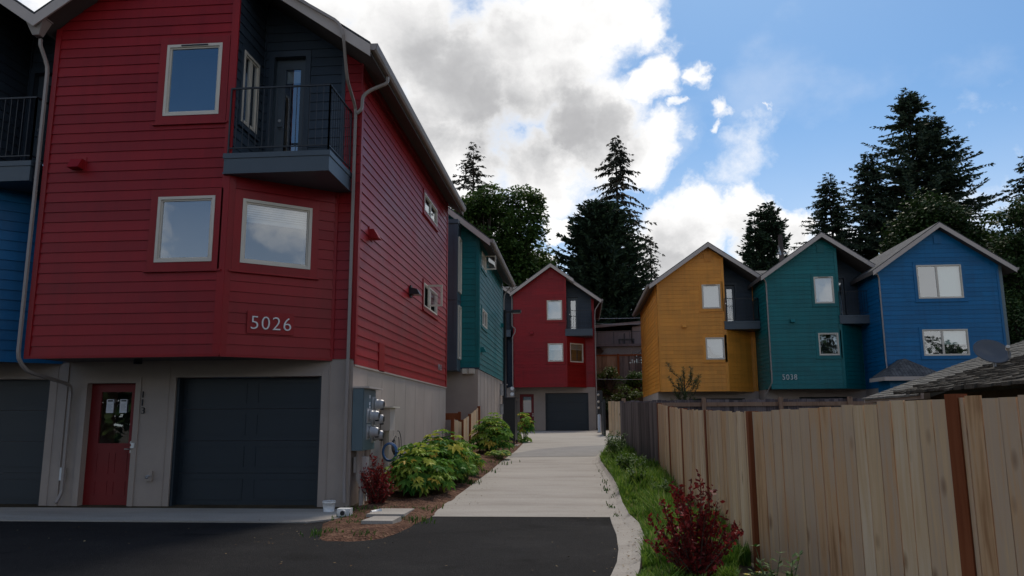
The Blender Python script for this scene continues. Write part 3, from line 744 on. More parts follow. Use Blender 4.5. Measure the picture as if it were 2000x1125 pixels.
# A: the big red house on the left, number 5026
HA, FA, GA, ZA, ZRA = townhouse('large red lap siding townhouse in the foreground with grey balcony and white 5026 digits', TG, 'red', -9.1, -5.78, -3.91, 12., 22.5, .03, 2.53, -6.75, 10.2, .70, .175,
    (-7.02, -6.03, 6.62, 7.92), (-6.98, -5.99, 4.065, 5.185), (-7.09, -4.46, 2.24), (-8.72, -7.82, 2.15), (5.54, 5.885, -4.05), (-5.58, -4.98, 8.2),
    over=1.15, dep=1.15, bay=1.48, pil=.30, roofl=-9.25, roofr=-3.49, baywin=(.23, 1.42, 4.065, 5.165), step=-5.35, vent=(-8.46, 5.8),
    sideholes=[(5.75, 7.5, 6.79, 7.26, .5), (5.85, 7.65, 4.32, 4.92, .5)],
    extras=dict(retwin=1, doorcurtain=1, notices=(-8.42, -8.17), doorglass=(-8.53, -7.96, 1.10, 2.0)))
nb = MB(); BF = Fr(-5.78, 12., 1.48, 1.15); nb.fbox(BF, .40, 1.18, .03, .045, 2.90, 3.27); nb.build('number_board', M['red'], HA)
number(HA, BF, .46, 2.97, .235, '5026', n=.055, w=.665)
for k, ch in enumerate('113'):
    number(HA, GA, -7.68, 1.89 - k * .14, .12, ch, 'black', .02)
for k, ch in enumerate('113'): number(HA, Fr(-3.91, 13.15, 0, 1), 8.0 + .17 * k, 2.86, .17, ch, 'galv', .03)
sq = Fr(-3.91, 13.15, 0, 1)
hood(HA, sq, .85, 4.95, M['red'], .24)
pb = MB(); pb.fbox(sq, 1.62, 2.05, .0, .03, 2.42, 2.98); pb.build('access_panel', M['red'], HA)
lm = MB(); lm.hexa([sq.p(4.2, .26, 4.36), sq.p(4.48, .26, 4.36), sq.p(4.48, .02, 4.36), sq.p(4.2, .02, 4.36), sq.p(4.2, .20, 4.48), sq.p(4.48, .20, 4.48), sq.p(4.48, .02, 4.52), sq.p(4.2, .02, 4.52)])
lm.fbox(sq, 4.26, 4.42, .0, .05, 4.30, 4.58); lo = lm.build('wall_lamp', M['black'], HA)
ll = MB(); ll.fbox(sq, 4.24, 4.44, .12, .24, 4.345, 4.36); ll.build('lamp_lens', M['lampglow'], lo)
def open_sash(H, x, y, z0, z1, w):
    s = MB(); f = .045
    s.box(x, x + f, y, y + .035, z0, z1); s.box(x + w - f, x + w, y, y + .035, z0, z1); s.box(x + f, x + w - f, y, y + .035, z0, z0 + f); s.box(x + f, x + w - f, y, y + .035, z1 - f, z1)
    o = s.build('open_sash', M['vinyl'], H)
    p = MB(); p.face([(x + f, y + .017, z0 + f), (x + w - f, y + .017, z0 + f), (x + w - f, y + .017, z1 - f), (x + f, y + .017, z1 - f)]); p.build('pane', M['glass'], o)
open_sash(HA, -3.85, 19.35, 4.36, 4.92, .38)
spout(HA, [(-9.24, 11.78, 8.05), (-9.24, 11.78, 7.95), (-9.17, 11.93, 7.6), (-9.17, 11.93, 2.5), (-9.12, 12.1, 2.3), (-8.98, 13.07, 2.12), (-8.98, 13.07, .25), (-9.0, 12.97, .1)], head=(-9.26, 11.72, 8.38))
gutter(HA, -3.49, ZA(-3.49) - .02, 12.2, 22.75)
spout(HA, [(-5.35, 12.12, ZA(-5.35) - .1), (-4.03, 12.12, ZA(-4.03) - .02), (-3.95, 12.12, ZA(-3.95) - .2), (-3.98, 12.5, 7.4), (-3.98, 13.07, 7.1), (-3.98, 13.07, .45), (-3.94, 13.0, .12)])
spout(HA, [(-3.42, 13.15, 7.72), (-3.42, 13.15, 7.6), (-3.74, 13.12, 7.46), (-3.87, 13.1, 7.34), (-3.87, 13.08, 7.08), (-3.96, 13.06, 7.0)])
sm = MB(); sm.fbox(GA, -7.50, -7.39, 0, .05, .46, .63); sm.build('hose_box', M['beige'], HA)
tp = MB(); tp.tube([GA.p(-7.445, .05, .55), GA.p(-7.445, .11, .55), GA.p(-7.435, .13, .51)], .02, 8); tp.build('hose_tap', M['galv'], HA)
sm = MB(); sm.fbox(GA, -9.08, -8.99, .0, .045, .47, .69); sm.build('outlet_cover', M['white'], HA)
sm = MB(); sm.fbox(GA, -7.80, -7.755, .03, .06, 1.02, 1.11); sm.build('door_bell', M['white'], HA)
sm = MB(); sm.tube([(-7.5, 12.6, 2.53), (-7.5, 12.6, 2.44)], .07, 12); sm.build('ceiling_lamp', M['black'], HA)

# B: blue neighbour at the left edge of the photo
HB, FB, GB, ZB, ZRB = townhouse('blue townhouse cut off at the left photo edge, slate balcony door with closed blinds', TG, 'blue', -14., -10.45, -9.1, 12., 22.25, .03, 2.53, -11.75, 10.2, .70, .175,
    (-12.2, -11.2, 6.62, 7.92), (-12.2, -11.2, 4.065, 5.185), (-12., -9.44, 2.24), (-13.6, -12.7, 2.15), (5.54, 5.885, -9.28), (-10.34, -9.6, 8.1),
    roofl=-14.2, roofr=-9.25, over=1.15, dep=1.15, bay=1.2, pil=.1, extras=dict(doorblind=1), wl=False)

# C: red house closing the drive
KC = 1.0
HC, FC, GC, ZC, ZRC = townhouse('distant red townhouse with slate balcony closing the far end of the driveway', TG, 'red', -4.13, -.78, .96, 48.5, 58., .84, 3.56, -1.72, 11.35, .72, .2,
    (-1.99, -1.03, 7.73, 8.99), (-1.96, -1.0, 5.11, 6.25), (-2.21, .52, 3.2), (-3.84, -2.94, 3.15), (6.72, 7.14, .86), (-.68, -.04, 9.33),
    roofl=-4.3, roofr=1.45, baywin=(.26, 1.4, 5.09, 6.29), step=-.28, vent=(-2.98, 6.91), bay=1.2, pil=.14, over=1.15, dep=1.15, extras=dict(curtain_door=1, blinds=(.9, .3)))
spout(HC, [(-4.25, 48.2, 9.5), (-4.2, 48.43, 9.2), (-4.2, 48.43, 7.35), (-4.0, 48.40, 7.25), (-4.0, 48.40, 6.95), (-4.17, 48.43, 6.75), (-4.17, 48.43, 3.6), (-4.0, 48.9, 3.3)], head=(-4.27, 48.15, 9.75))
gutter(HC, 1.45, ZC(1.45) - .02, 48.7, 58.8)
spout(HC, [(1.35, 48.9, 8.85), (1.05, 49.0, 8.4), (1.03, 49.05, 8.0), (1.03, 49.05, 1.0)])
HC2, *_ = townhouse('dark townhouse squeezed between the teal gable end and the distant red house', TG, 'navy', -9., -5.7, -4.13, 48.5, 58., .84, 3.56, -6.7, 11.35, .72, .2,
    (-7., -6.05, 7.73, 8.99), (-7., -6.05, 5.11, 6.25), (-7.2, -4.6, 3.16), None, (6.72, 7.14, -4.3), (-5.4, -4.75, 9.33),
    roofl=-9.15, roofr=-4.3, bay=1.2, pil=.1, dep=.9, wl=False, extras={})

# D, E, F: the row behind the fence
HD, FD, GD, ZD, ZRD = townhouse('orange townhouse behind the wooden fence, first of the row on the right', TG, 'orange', 4.03, 7.42, 9.1, 39.7, 50.6, .4, 2.9, 6.66, 10.45, .70, .205,
    (6.30, 7.22, 7.05, 8.29), (6.37, 7.29, 4.46, 5.57), (5.6, 8.4, 2.55), None, (5.98, 6.38, 9.1), (7.6, 8.18, 8.44),
    over=1.15, dep=1.15, bay=1.45, pil=.05, roofl=3.63, roofr=9.2, vent=(5.34, 6.17), left_side=True, wl=False, extras=dict(blinds=(.97, .97)))
dn_ = MB(); q_ = [(6.46, 4.62), (6.54, 4.86), (6.50, 5.02), (6.46, 5.10), (6.52, 5.14), (6.60, 5.06), (6.64, 4.88), (6.74, 4.74), (6.95, 4.68), (7.20, 4.66), (7.02, 4.60), (6.86, 4.56)]
for a_, b_ in ((0, 11),):
    c_ = (6.72, 4.64)
    for k in range(len(q_)):
        p0, p1 = q_[k], q_[(k + 1) % len(q_)]; dn_.face([FD.p(c_[0], .003, c_[1]), FD.p(p0[0], .003, p0[1]), FD.p(p1[0], .003, p1[1])])
dn_.build('window_cutout', M['dark'], HD)
gutter(HD, 3.64, ZD(3.64) - .02, 39.4, 51., -1)
HE, FE, GE, ZE, ZRE = townhouse('teal townhouse with white 5038 digits between the orange and the blue house', TG, 'teal', 9.13, 12.58, 14.1, 38.2, 50., .4, 2.93, 11.85, 10.47, .70, .205,
    (11.43, 12.35, 7.0, 8.31), (11.46, 12.40, 4.48, 5.56), (10.7, 13.2, 2.55), None, (6.0, 6.4, 14.1), (12.72, 13.25, 8.41),
    over=1.15, dep=1.15, bay=1.3, pil=.05, roofl=8.85, roofr=14.25, vent=(10.3, 6.17), wl=False, left_side=True, extras=dict(blinds=(.97, 0)))
number(HE, FE, 9.66, 3.34, .27, '5038', n=.05, w=.68)
spout(HE, [(8.95, 37.95, 8.5), (9.0, 38.0, 8.25), (9.16, 38.13, 8.1), (9.16, 38.13, 3.2), (9.05, 38.4, 2.9), (8.9, 38.7, 2.6)], head=None)

# F: blue end house with paired windows (no recess)
HF = empty('townhouse', (16.6, 37., .4), 'bright blue townhouse with paired windows at the right end of the row', 'house', TG)
S = MB(); F_ = Fr(0, 36.7, 1, 0); zc, xc, sl = 10.45, 16.70, .70; zu = zc - .21
fx0, fx1 = 13.9, 19.25
wu, wl_ = (15.63, 17.62, 6.92, 8.49), (15.63, 17.62, 4.29, 5.49)
siding(S, F_, 2.9, zu, .205, lambda z: max(fx0, xc - (zu - z) / sl), lambda z: min(fx1, xc + (zu - z) / sl), [wu, wl_])
siding(S, Fr(fx0, 50., 0, -1), 2.9, zu - sl * (xc - fx0), .205, 0, 13.3)
siding(S, Fr(fx1, 50., -1, 0), 2.9, zu, .205, lambda z: fx1 - min(fx1, xc + (zu - z) / sl), lambda z: fx1 - max(fx0, xc - (zu - z) / sl))
S.fbox(F_, fx0, fx0 + .1, 0, .034, 2.9, zu - sl * (xc - fx0)); S.fbox(F_, fx1 - .1, fx1, 0, .034, 2.9, zu - sl * (fx1 - xc))
window(HF, F_, *wu, trimmb=S, mull=.45, curtain=(.47, 1., 0.)); window(HF, F_, *wl_, trimmb=S, mull=.44, curtain=(.47, 1., .42))
S.build('siding', M['blue'], HF)
W = MB(); W.box(fx0, fx1, 37.2, 49.9, -.2, 2.899); W.build('ground_floor_wall', M['beige'], HF)
W = MB(); siding(W, Fr(fx1, 36.7, 0, 1), 2.9, zu - sl * (fx1 - xc), .205, 0, 13.3, d=.004); W.fbox(Fr(fx1, 36.7, 0, 1), 0, .7, .01, .16, 2.9, zu - sl * (fx1 - xc)); W.build('grey_cladding', M['meterbox'], HF)
v = MB(); v.fbox(F_, xc - .17, xc + .17, 0, .05, zu - .75, zu - .36); v.build('gable_vent', M['blue'], HF)
rF, ZF = roof(HF, 13.55, 19.85, xc, zc, sl, 36.3, 50.6)
spout(HF, [(13.7, 36.45, ZF(13.7) - .3), (13.78, 36.5, 8.1), (13.92, 36.63, 7.95), (13.92, 36.63, 4.1), (13.85, 36.4, 3.8), (13.82, 36.3, 3.2)])
gutter(HF, 19.85, ZF(19.85) - .02, 36.3, 50.6)
pr = MB(); ap_ = (14.45, 35.9, 4.12); c4 = [(13.15, 34.9, 3.28), (15.75, 34.9, 3.28), (15.75, 36.66, 3.28), (13.15, 36.66, 3.28)]; ap2 = (14.45, 36.66, 4.12)
pr.face([c4[0], c4[1], ap_]); pr.face([c4[1], c4[2], ap2, ap_]); pr.face([c4[3], c4[0], ap_, ap2])
po = pr.build('porch_roof', M['shingle'], HF)
pf_ = MB(); pf_.box(13.13, 15.77, 34.86, 34.9, 3.10, 3.27); pf_.box(13.11, 13.15, 34.9, 36.6, 3.10, 3.27); pf_.box(15.75, 15.79, 34.9, 36.6, 3.10, 3.27); pf_.box(13.16, 15.74, 34.92, 36.6, 3.2, 3.22)
pf_.build('fascia', M['trim'], po)
pw = MB(); pw.box(13.5, 15.4, 35.3, 36.69, .2, 3.19); pw.build('porch_wall', M['blue'], HF)

# cross roofs between the gables: they belong to the house on their left
def cross_roof(H, xa, xb, y0, z0, y1, z1):
    m = MB(); m.hexa([(xa, y0, z0 - .15), (xb, y0, z0 - .15), (xb, y1, z1 - .15), (xa, y1, z1 - .15), (xa, y0, z0), (xb, y0, z0), (xb, y1, z1), (xa, y1, z1)])
    m.build('cross_roof', M['shingle'], H)
cross_roof(HD, 7.2, 11.6, 41., 8.9, 46., 10.15); cross_roof(HE, 12.3, 16.4, 40., 8.95, 45., 10.2)
cross_roof(HC, -6.4, -2.2, 50.2, 9.9, 54., 10.9)

# T: teal gable end beyond the red house
HT = empty('townhouse', (-5.5, 26., .7), 'teal gable end with slate window bay, between the big red house and the distant one', 'house', TG)
S = MB(); T0 = Fr(0, 26., 1, 0); tx = -3.4; ty1 = 34.3; sbT = 3.25; zcT, xcT, slT = 10.35, -6.4, .80
zuT = zcT - .21
siding(S, T0, sbT, zuT, .19, lambda z: max(-9.4, xcT - (zuT - z) / slT), lambda z: min(tx, xcT + (zuT - z) / slT))
S.fbox(T0, tx - .1, tx, 0, .034, sbT, zuT - slT * (tx - xcT))
T1 = Fr(tx, 26., 0, 1)
tw1, tw2 = (.55, 1.9, 6.85, 7.40), (.75, 2.15, 4.78, 5.38)
siding(S, T1, sbT - .05, zuT - slT * (tx - xcT), .19, 0, ty1 - 26, [tw1, tw2])
S.fbox(T1, 0, .1, 0, .034, sbT, zuT - slT * (tx - xcT))
window(HT, T1, *tw1, trimmb=S, tw=.09, mull=.5); window(HT, T1, *tw2, trimmb=S, tw=.09, mull=.5)
hood(HT, T1, .62, 3.9, M['teal'], .2); hood(HT, T1, 7.6, 5.6, M['teal'], .22)
S.build('siding', M['teal'], HT)
open_sash(HT, -3.36, 27.3, 6.86, 7.38, .42)
W = MB(); W.box(-9.4, tx - .02, 26.02, ty1, .2, sbT - .06)
k = .6
while k < ty1 - 26: W.fbox(T1, k - .012, k + .012, -.018, -.012, .6, sbT - .06); k += 1.1
W.build('ground_floor_wall', M['beige'], HT)
fn = MB(); fn.box(-9.4, tx + .03, 25.97, ty1, -.2, .95); fn.build('footing', M['concrete'], HT)
by = MB(); by.box(-5.9, -4.02, 25.15, 25.98, 3.1, 8.05); by.box(-5.95, -3.99, 25.1, 25.97, 8.06, 8.2); by.box(-5.92, -4.0, 25.12, 25.97, 5.45, 5.52)
for zz in (3.1,): by.box(-4.12, -4.005, 25.13, 25.25, 3.1, 8.04)
bo = by.build('window_bay', M['slate_metal'], HT)
Tb = Fr(-4.02, 25.15, 0, 1)
window(HT, Tb, .22, .78, 5.75, 7.65, trimmb=None, depth=.02); window(HT, Tb, .22, .78, 3.5, 5.3, trimmb=None, depth=.02)
rT, ZT = roof(HT, -9.8, tx + .45, xcT, zcT, slT, 25.5, ty1 + .2)
gutter(HT, tx + .45, ZT(tx + .45) - .02, 25.5, ty1 + .2)
fx = MB()
for k in (0, 1): fx.box(-3.93 + .22 * k, -3.75 + .22 * k, 25.8, 25.97, 3.03, 3.2)
fx.build('vent_box', M['vinyl'], HT)
spout(HT, [(tx + .40, 34.3, 7.5), (tx + .1, 34.25, 7.1), (tx + .07, 34.2, 6.8), (tx + .07, 34.2, 1.)])
# ------------------------------------------------------------------ electric meters, boxes and small things by the red house
before = set(D.objects)
mt = empty('meter_cabinet', (-3.6, 13., .95), 'tall grey electric meter cabinet with five round meters on the corner of the red house', 'meter cabinet')
b = MB(); b.box(-3.69, -3.51, 12.62, 13.42, .97, 2.02); b.box(-3.509, -3.50, 12.64, 13.40, .99, 2.0); b.build('cabinet', M['meterbox'], mt)
b = MB(); b.box(-3.70, -3.40, 12.60, 13.52, 2.022, 2.05); b.build('rain_cap', M['trim'], mt)
for (yy, zz) in ((13.25, 1.76), (12.93, 1.56), (13.25, 1.5), (12.93, 1.28), (13.25, 1.22)):
    m = MB(); m.tube([(-3.499, yy, zz), (-3.44, yy, zz)], .105, 18); m.box(-3.499, -3.485, yy - .12, yy + .12, zz - .13, zz + .13)
    mo = m.build('meter', M['galv'], mt)
    m = MB(); m.tube([(-3.44, yy, zz), (-3.38, yy, zz), (-3.32, yy, zz), (-3.305, yy, zz)], [.088, .085, .078, .055], 18); m.build('dome', M['dome'], mo, smooth=False)
    m = MB(); m.box(-3.37, -3.312, yy - .02, yy + .045, zz - .10, zz - .072); m.tube([(-3.303, yy, zz), (-3.299, yy, zz)], .05, 14); m.build('dial', M['black'], mo)
m = MB()
for (yy, zz) in ((12.98, 1.86), (12.98, 1.74), (12.99, 1.67)):
    m = MB(); m.box(-3.4998, -3.497, yy, yy + .06, zz, zz + .055); m.build('sticker', M['paper'], mt)
def pipe(name, pts, r, label, cat, group=None, m='beige'):
    q = MB(); q.tube(pts, r, 10); return tag(q.build(name, M[m], smooth=False, origin=pts[-1]), label, cat, group)
PG = 'conduits below the meter cabinet'
pipe('conduit', [(-3.58, 12.70, .97), (-3.58, 12.70, .50), (-3.50, 12.68, .36), (-3.50, 12.66, .02)], .045, 'crooked conduit nearest the downspout under the meter cabinet', 'conduit', PG)
pipe('conduit', [(-3.58, 12.86, .97), (-3.58, 12.86, .62), (-3.50, 12.84, .45), (-3.56, 12.84, .28), (-3.54, 12.82, .02)], .05, 'wavy conduit in the middle under the meter cabinet', 'conduit', PG)
pipe('conduit', [(-3.56, 13.06, .97), (-3.56, 13.06, .55), (-3.46, 13.0, .3), (-3.40, 12.94, .02)], .055, 'thick slanting conduit under the meter cabinet', 'conduit', PG)
pipe('conduit', [(-3.56, 13.20, .97), (-3.56, 13.20, .5), (-3.44, 13.16, .05)], .05, 'straight outer conduit under the meter cabinet beside the maroon shrub', 'conduit', PG)
pipe('conduit', [(-3.62, 13.34, .97), (-3.62, 13.34, .05)], .022, 'thin straight conduit under the right edge of the meter cabinet', 'conduit', PG, 'galv')
jb = MB(); jb.box(-3.68, -3.46, 12.74, 12.92, .60, .86); tag(jb.build('junction_box', M['trim'], origin=(-3.57, 12.83, .6)), 'small taupe junction box directly under the meter cabinet', 'junction box')
cb = empty('utility_box', (-3.6, 14.85, 1.2), 'beige wall box with a flat cap, between the meter cabinet and the leafy shrubs', 'utility box')
b = MB(); b.box(-3.70, -3.52, 14.6, 15.0, 1.28, 1.72); b.build('cabinet', M['trim'], cb)
b = MB(); b.box(-3.70, -3.44, 14.52, 15.08, 1.722, 1.745); b.build('rain_cap', M['vinyl'], cb)
b = MB(); b.tube([(-3.63, 14.75, 1.28), (-3.63, 14.75, .05)], .06, 10); b.build('conduit', M['trim'], cb)
b = MB()
random.seed(3)
for k in range(4):
    r_ = .14 + .05 * k; pts = []
    for j in range(22):
        t = j / 21 * math.pi * 1.6 + k
        pts.append((-3.58 + .03 * k, 14.92 + .25 + r_ * math.cos(t), .98 + r_ * math.sin(t)))
    b.tube(pts, .008, 5)
tag(b.build('loose_cables', M['cable'], origin=(-3.6, 15., 1.)), 'loose loops of black cable hanging from the beige wall box', 'cable')
b = MB()
for k in range(6):
    pts = [(-3.46 + (.12 + .012 * (k % 3)) * math.cos(t), 14.35 + .012 * k, .88 + (.15 + .012 * (k % 3)) * math.sin(t)) for t in [j / 24 * 2 * math.pi for j in range(25)]]
    b.tube(pts, .011, 6)
tag(b.build('hose_coil', M['wire'], smooth=True, origin=(-3.5, 14.55, .88)), 'coil of blue hose hanging on the wall beneath the beige box', 'hose')

for o in set(D.objects) - before:
    if o.parent is None: o.location.x -= .19; o.location.y += .47

def bucket(x, y, z, r, h, label, lid=True):
    e = empty('plastic_tub', (x, y, z), label, 'tub', 'white plastic tubs at the garage corner')
    q = MB(); q.tube([(x, y, z), (x, y, z + h)], [r * .86, r], 20); q.build('body', M['white'], e)
    if lid:
        q = MB(); q.tube([(x, y, z + h), (x, y, z + h + .012), (x, y, z + h + .03)], [r * 1.07, r * 1.07, r * 1.02], 20); q.build('lid', M['white'], e)
    return e
bucket(-4.06, 12.55, .034, .10, .14, 'white round tub with lid standing on the concrete apron by the garage')
dn = empty('drain_fitting', (-3.62, 11.95, .05), 'white plastic drain fitting lying on mulch next to the apron', 'drain fitting')
q = MB(); q.box(-3.72, -3.52, 11.88, 12.04, .04, .15); q.tube([(-3.62, 11.84, .09), (-3.62, 11.88, .09)], .05, 14); q.build('body', M['white'], dn)
q = MB(); q.tube([(-3.62, 11.835, .09), (-3.62, 11.845, .09)], .036, 14); q.build('opening', M['black'], dn)
q = MB(); q.tube([(-3.2, 11.95, .07), (-3.08, 12.05, .09)], .05, 12); tag(q.build('pipe_stub', M['white'], origin=(-3.14, 12., .07)), 'short white pipe stub lying beside the concrete slab', 'pipe')
for (x0, x1, y0, y1, lb) in ((-3.2, -2.62, 11.62, 12.4, 'larger square concrete slab set in the mulch'), (-3.06, -2.6, 10.85, 11.4, 'smaller concrete slab in the mulch, nearest the asphalt')):
    q = MB(); zt = .105; q.hexa([(x0, y0, -.02), (x1, y0, -.02), (x1, y1, -.02), (x0 + .04, y1, -.02), (x0 + .01, y0 + .01, zt), (x1 - .01, y0 + .01, zt), (x1 - .01, y1 - .01, zt), (x0 + .05, y1 - .01, zt)])
    tag(q.build('stepping_slab', M['concrete'], origin=((x0 + x1) / 2, (y0 + y1) / 2, 0)), lb, 'paving slab', 'concrete slabs in the mulch')

# ------------------------------------------------------------------ fences
def board_run(mb, a, b, zb, zt, w=.135, t=.018, jit=.012, gap=.004, side=1, seed=0, zfun=None):
    rnd = random.Random(seed); a = Vector((*a, 0)); b = Vector((*b, 0)); L = (b - a).length; d = (b - a).normalized(); n = Vector((d.y, -d.x, 0)) * side
    s = 0.
    while s < L - .02:
        ww = min(w * rnd.uniform(.92, 1.06), L - s); p = a + d * (s + gap); q = a + d * (s + ww - gap)
        k = (s + ww / 2) / L; top = zt[0] + (zt[1] - zt[0]) * k + rnd.uniform(-jit, jit); bot = zb[0] + (zb[1] - zb[0]) * k
        o0 = n * rnd.uniform(0, .006); o1 = o0 + n * t; lean = d * rnd.uniform(-.006, .006)
        P = [p + o1, q + o1, q + o0, p + o0]
        if side < 0: P = [p + o0, q + o0, q + o1, p + o1]
        mb.hexa([(v.x, v.y, bot) for v in P] + [((v + lean).x, (v + lean).y, top) for v in P])
        s += ww
def fence_post(mb, x, y, zb, zt, w=.10, ang=0.):
    c, s = math.cos(ang), math.sin(ang); h = w / 2
    pts = [(x + c * i * h - s * j * h, y + s * i * h + c * j * h) for i, j in ((-1, -1), (1, -1), (1, 1), (-1, 1))]
    mb.hexa([(px, py, zb) for px, py in pts] + [(px, py, zt) for px, py in pts])
nf = empty('board_fence', (1.65, 10., 0), 'fresh cedar board fence with red stained posts along the right side of the drive', 'fence')
posts = [(4.75, 1.62), (3.74, 3.80), (2.729, 5.98), (1.722, 8.157), (1.665, 10.554), (1.66, 12.953), (1.724, 15.35), (1.73, 17.6)]
tops = [1.60, 1.615, 1.625, 1.549, 1.595, 1.652, 1.728, 1.835]
for i, ((p, q), (za, zb)) in enumerate(zip(zip(posts, posts[1:]), zip(tops, tops[1:]))):
    m = MB(); d = Vector((q[0] - p[0], q[1] - p[1])).normalized(); e = d * .055
    a_, b_ = (p[0] + e.x, p[1] + e.y), (q[0] - e.x, q[1] - e.y)
    board_run(m, a_, b_, (gz(*p) + .03, gz(*q) + .03), (za - .02, zb - .02), seed=i + 5, side=-1)
    m.build('board_panel', M['cedar'], nf)
    r_ = MB()
    for zz in (.35, za - .25):
        n_ = Vector((d.y, -d.x)) * .04
        r_.tube([(a_[0] + n_.x, a_[1] + n_.y, gz(*p) + zz), (b_[0] + n_.x, b_[1] + n_.y, gz(*q) + zz)], .03, 4)
    r_.build('rail', M['brownwood'], nf)
for i, (x, y) in enumerate(posts):
    m = MB(); j = min(i, len(posts) - 2); d = Vector((posts[j + 1][0] - posts[j][0], posts[j + 1][1] - posts[j][1]))
    n_ = Vector((d.y, -d.x)).normalized() * .018
    fence_post(m, x + n_.x, y + n_.y, gz(x, y) - .2, tops[i] + (.006 if i == 2 else -.01), .105, math.atan2(d.y, d.x)); m.build('post', M['post'], nf)
gf = empty('board_fence', (1.4, 20., .4), 'old grey weathered board fence continuing the cedar fence uphill', 'fence')
m = MB(); board_run(m, (1.73, 17.66), (1.185, 23.3), (gz(1.7, 17) - .1, gz(1.17, 23) - .1), (1.86, 1.98), seed=30, jit=.02, side=-1); m.build('board_panel', M['oldwood'], gf)
m = MB(); fence_post(m, 1.23, 23.4, 0, 2.03, .11); m.build('post', M['oldwood'], gf)
m = MB(); m.tube([(1.82, 17.6, 1.6), (1.28, 23.2, 1.75)], .035, 4); m.build('rail', M['oldwood'], gf)
lf = empty('board_fence', (5., 24., .4), 'long low weathered fence with a reddish top rail before the orange and teal houses', 'fence')
m = MB(); board_run(m, (1.28, 24.), (9.6, 24.), (.1, .1), (2.05, 2.07), seed=31, jit=.018); m.build('board_panel', M['oldwood'], lf)
m = MB(); m.box(1.2, 9.6, 23.93, 23.975, 1.86, 1.98); m.build('rail', M['brownwood'], lf)
for x in (1.31, 3.7, 5.95, 7.95, 9.6):
    m = MB(); m.box(x - .06, x + .06, 23.84, 23.929, -.1, 2.12); m.build('post', M['brownwood'], lf)
# side fence between the big red house and the teal gable
sf = empty('board_fence', (-3.5, 23.6, .5), 'short pale board fence with red posts between the big red house and the teal gable', 'fence')
pp = [(-3.70, 22.35), (-3.57, 23.3), (-3.50, 24.4), (-3.38, 25.72)]; pz = [1.55, 1.50, 1.68, 1.95]
for i in range(3):
    m = MB(); board_run(m, (pp[i][0], pp[i][1] + .05), (pp[i + 1][0], pp[i + 1][1] - .05), (gz(*pp[i]), gz(*pp[i + 1])), (pz[i] - .03, pz[i + 1] - .06), seed=40 + i); m.build('board_panel', M['cedar'], sf)
for i in range(4):
    m = MB(); fence_post(m, pp[i][0] + .03, pp[i][1], .1, pz[i], .09); m.build('post', M['post'], sf)
m = MB(); m.box(-4.5, -3.6, 23.4, 23.46, 1.50, 1.70); m.box(-3.68, -3.6, 23.38, 23.48, .5, 1.74); m.build('gate', M['post'], sf)
# pale panel and black chain gate beside the distant house
ef = empty('board_fence', (1.45, 33.9, .8), 'narrow pale fence panel standing between the old grey fence and the distant red house', 'fence')
m = MB(); board_run(m, (1.2, 33.9), (1.8, 33.95), (.8, .8), (2.28, 2.27), seed=50); m.build('board_panel', M['cedar'], ef)
m = MB(); fence_post(m, 1.84, 33.92, .7, 2.3, .09); m.build('post', M['brownwood'], ef)
cg = empty('metal_gate', (1.1, 35., .8), 'black metal gate panel beside the narrow pale fence panel', 'gate')
m = MB(); m.box(1.0, 1.06, 34.2, 37.2, .85, 2.3); 
m.build('gate_leaf', M['black'], cg)
m = MB(); m.box(.98, 1.08, 34.1, 34.2, .7, 2.36); m.box(.98, 1.08, 37.2, 37.3, .7, 2.36); m.build('gate_frame', M['black'], cg)
bl = empty('bollard', (1.0, 42., .83), 'grey steel bollard at the corner of the distant red house', 'bollard')
m = MB(); m.tube([(1.0, 42., .7), (1.0, 42., 1.75), (1.0, 42., 1.80)], [.09, .09, .05], 14); m.build('pipe', M['galv'], bl)
m = MB(); m.tube([(1.0, 42., .82), (1.0, 42., .86)], .14, 14); m.build('base', M['concrete'], bl)
for k, (z, lb) in enumerate(((2.95, 'topmost of three white electric meters on the dark board at the drive end'), (2.55, 'middle of three white electric meters on the dark board at the drive end'), (2.2, 'lowest of three white electric meters on the dark board at the drive end'))):
    m = MB(); m.tube([(1.06, 45.9, z), (1.06, 45.8, z), (1.06, 45.77, z)], [.075, .07, .04], 14); tag(m.build('electric_meter', M['vinyl'], origin=(1.06, 45.9, z)), lb, 'meter', 'meters on the dark board at the drive end')
m = MB(); m.box(.98, 1.3, 45.9, 46., .8, 3.2); tag(m.build('meter_board', M['black'], origin=(1.2, 45.95, .8)), 'dark upright board carrying white meters beside the distant red house', 'board')
# black box and lamp by the teal house
bx = empty('mailbox_cabinet', (-2.4, 26.8, .62), 'tall black cabinet on legs standing at the bend of the drive', 'cabinet')
m = MB(); m.box(-2.56, -2.18, 26.1, 26.6, .82, 2.2); m.box(-2.54, -2.2, 26.62, 27.3, .82, 2.16); m.box(-2.58, -2.16, 26.06, 27.34, 2.2, 2.24); m.build('cabinet', M['black'], bx)
for (x, y) in ((-2.52, 26.15), (-2.22, 26.15), (-2.52, 27.25), (-2.22, 27.25)):
    m = MB(); m.box(x - .025, x + .025, y - .025, y + .025, .5, .82); m.build('leg', M['black'], bx)
m = MB(); m.box(-2.7, -2.1, 25.95, 27.5, .45, .67); tag(m.build('concrete_pad', M['concrete']), kind='structure')
lp = empty('street_lamp', (-3.08, 32., .7), 'slim black lamp post with a flat arm head beside the teal wall', 'street lamp')
m = MB(); m.tube([(-3.08, 32., .6), (-3.08, 32., 6.05)], [.075, .055], 8); m.build('pole', M['black'], lp)
m = MB(); m.box(-3.1, -2.75, 31.96, 32.04, 5.93, 6.0); m.box(-2.78, -2.40, 31.86, 32.14, 5.92, 6.04); hd = m.build('lamp_head', M['black'], lp)
m = MB(); m.box(-2.72, -2.44, 31.9, 32.1, 5.908, 5.919); m.build('lens', M['lampglow'], hd)
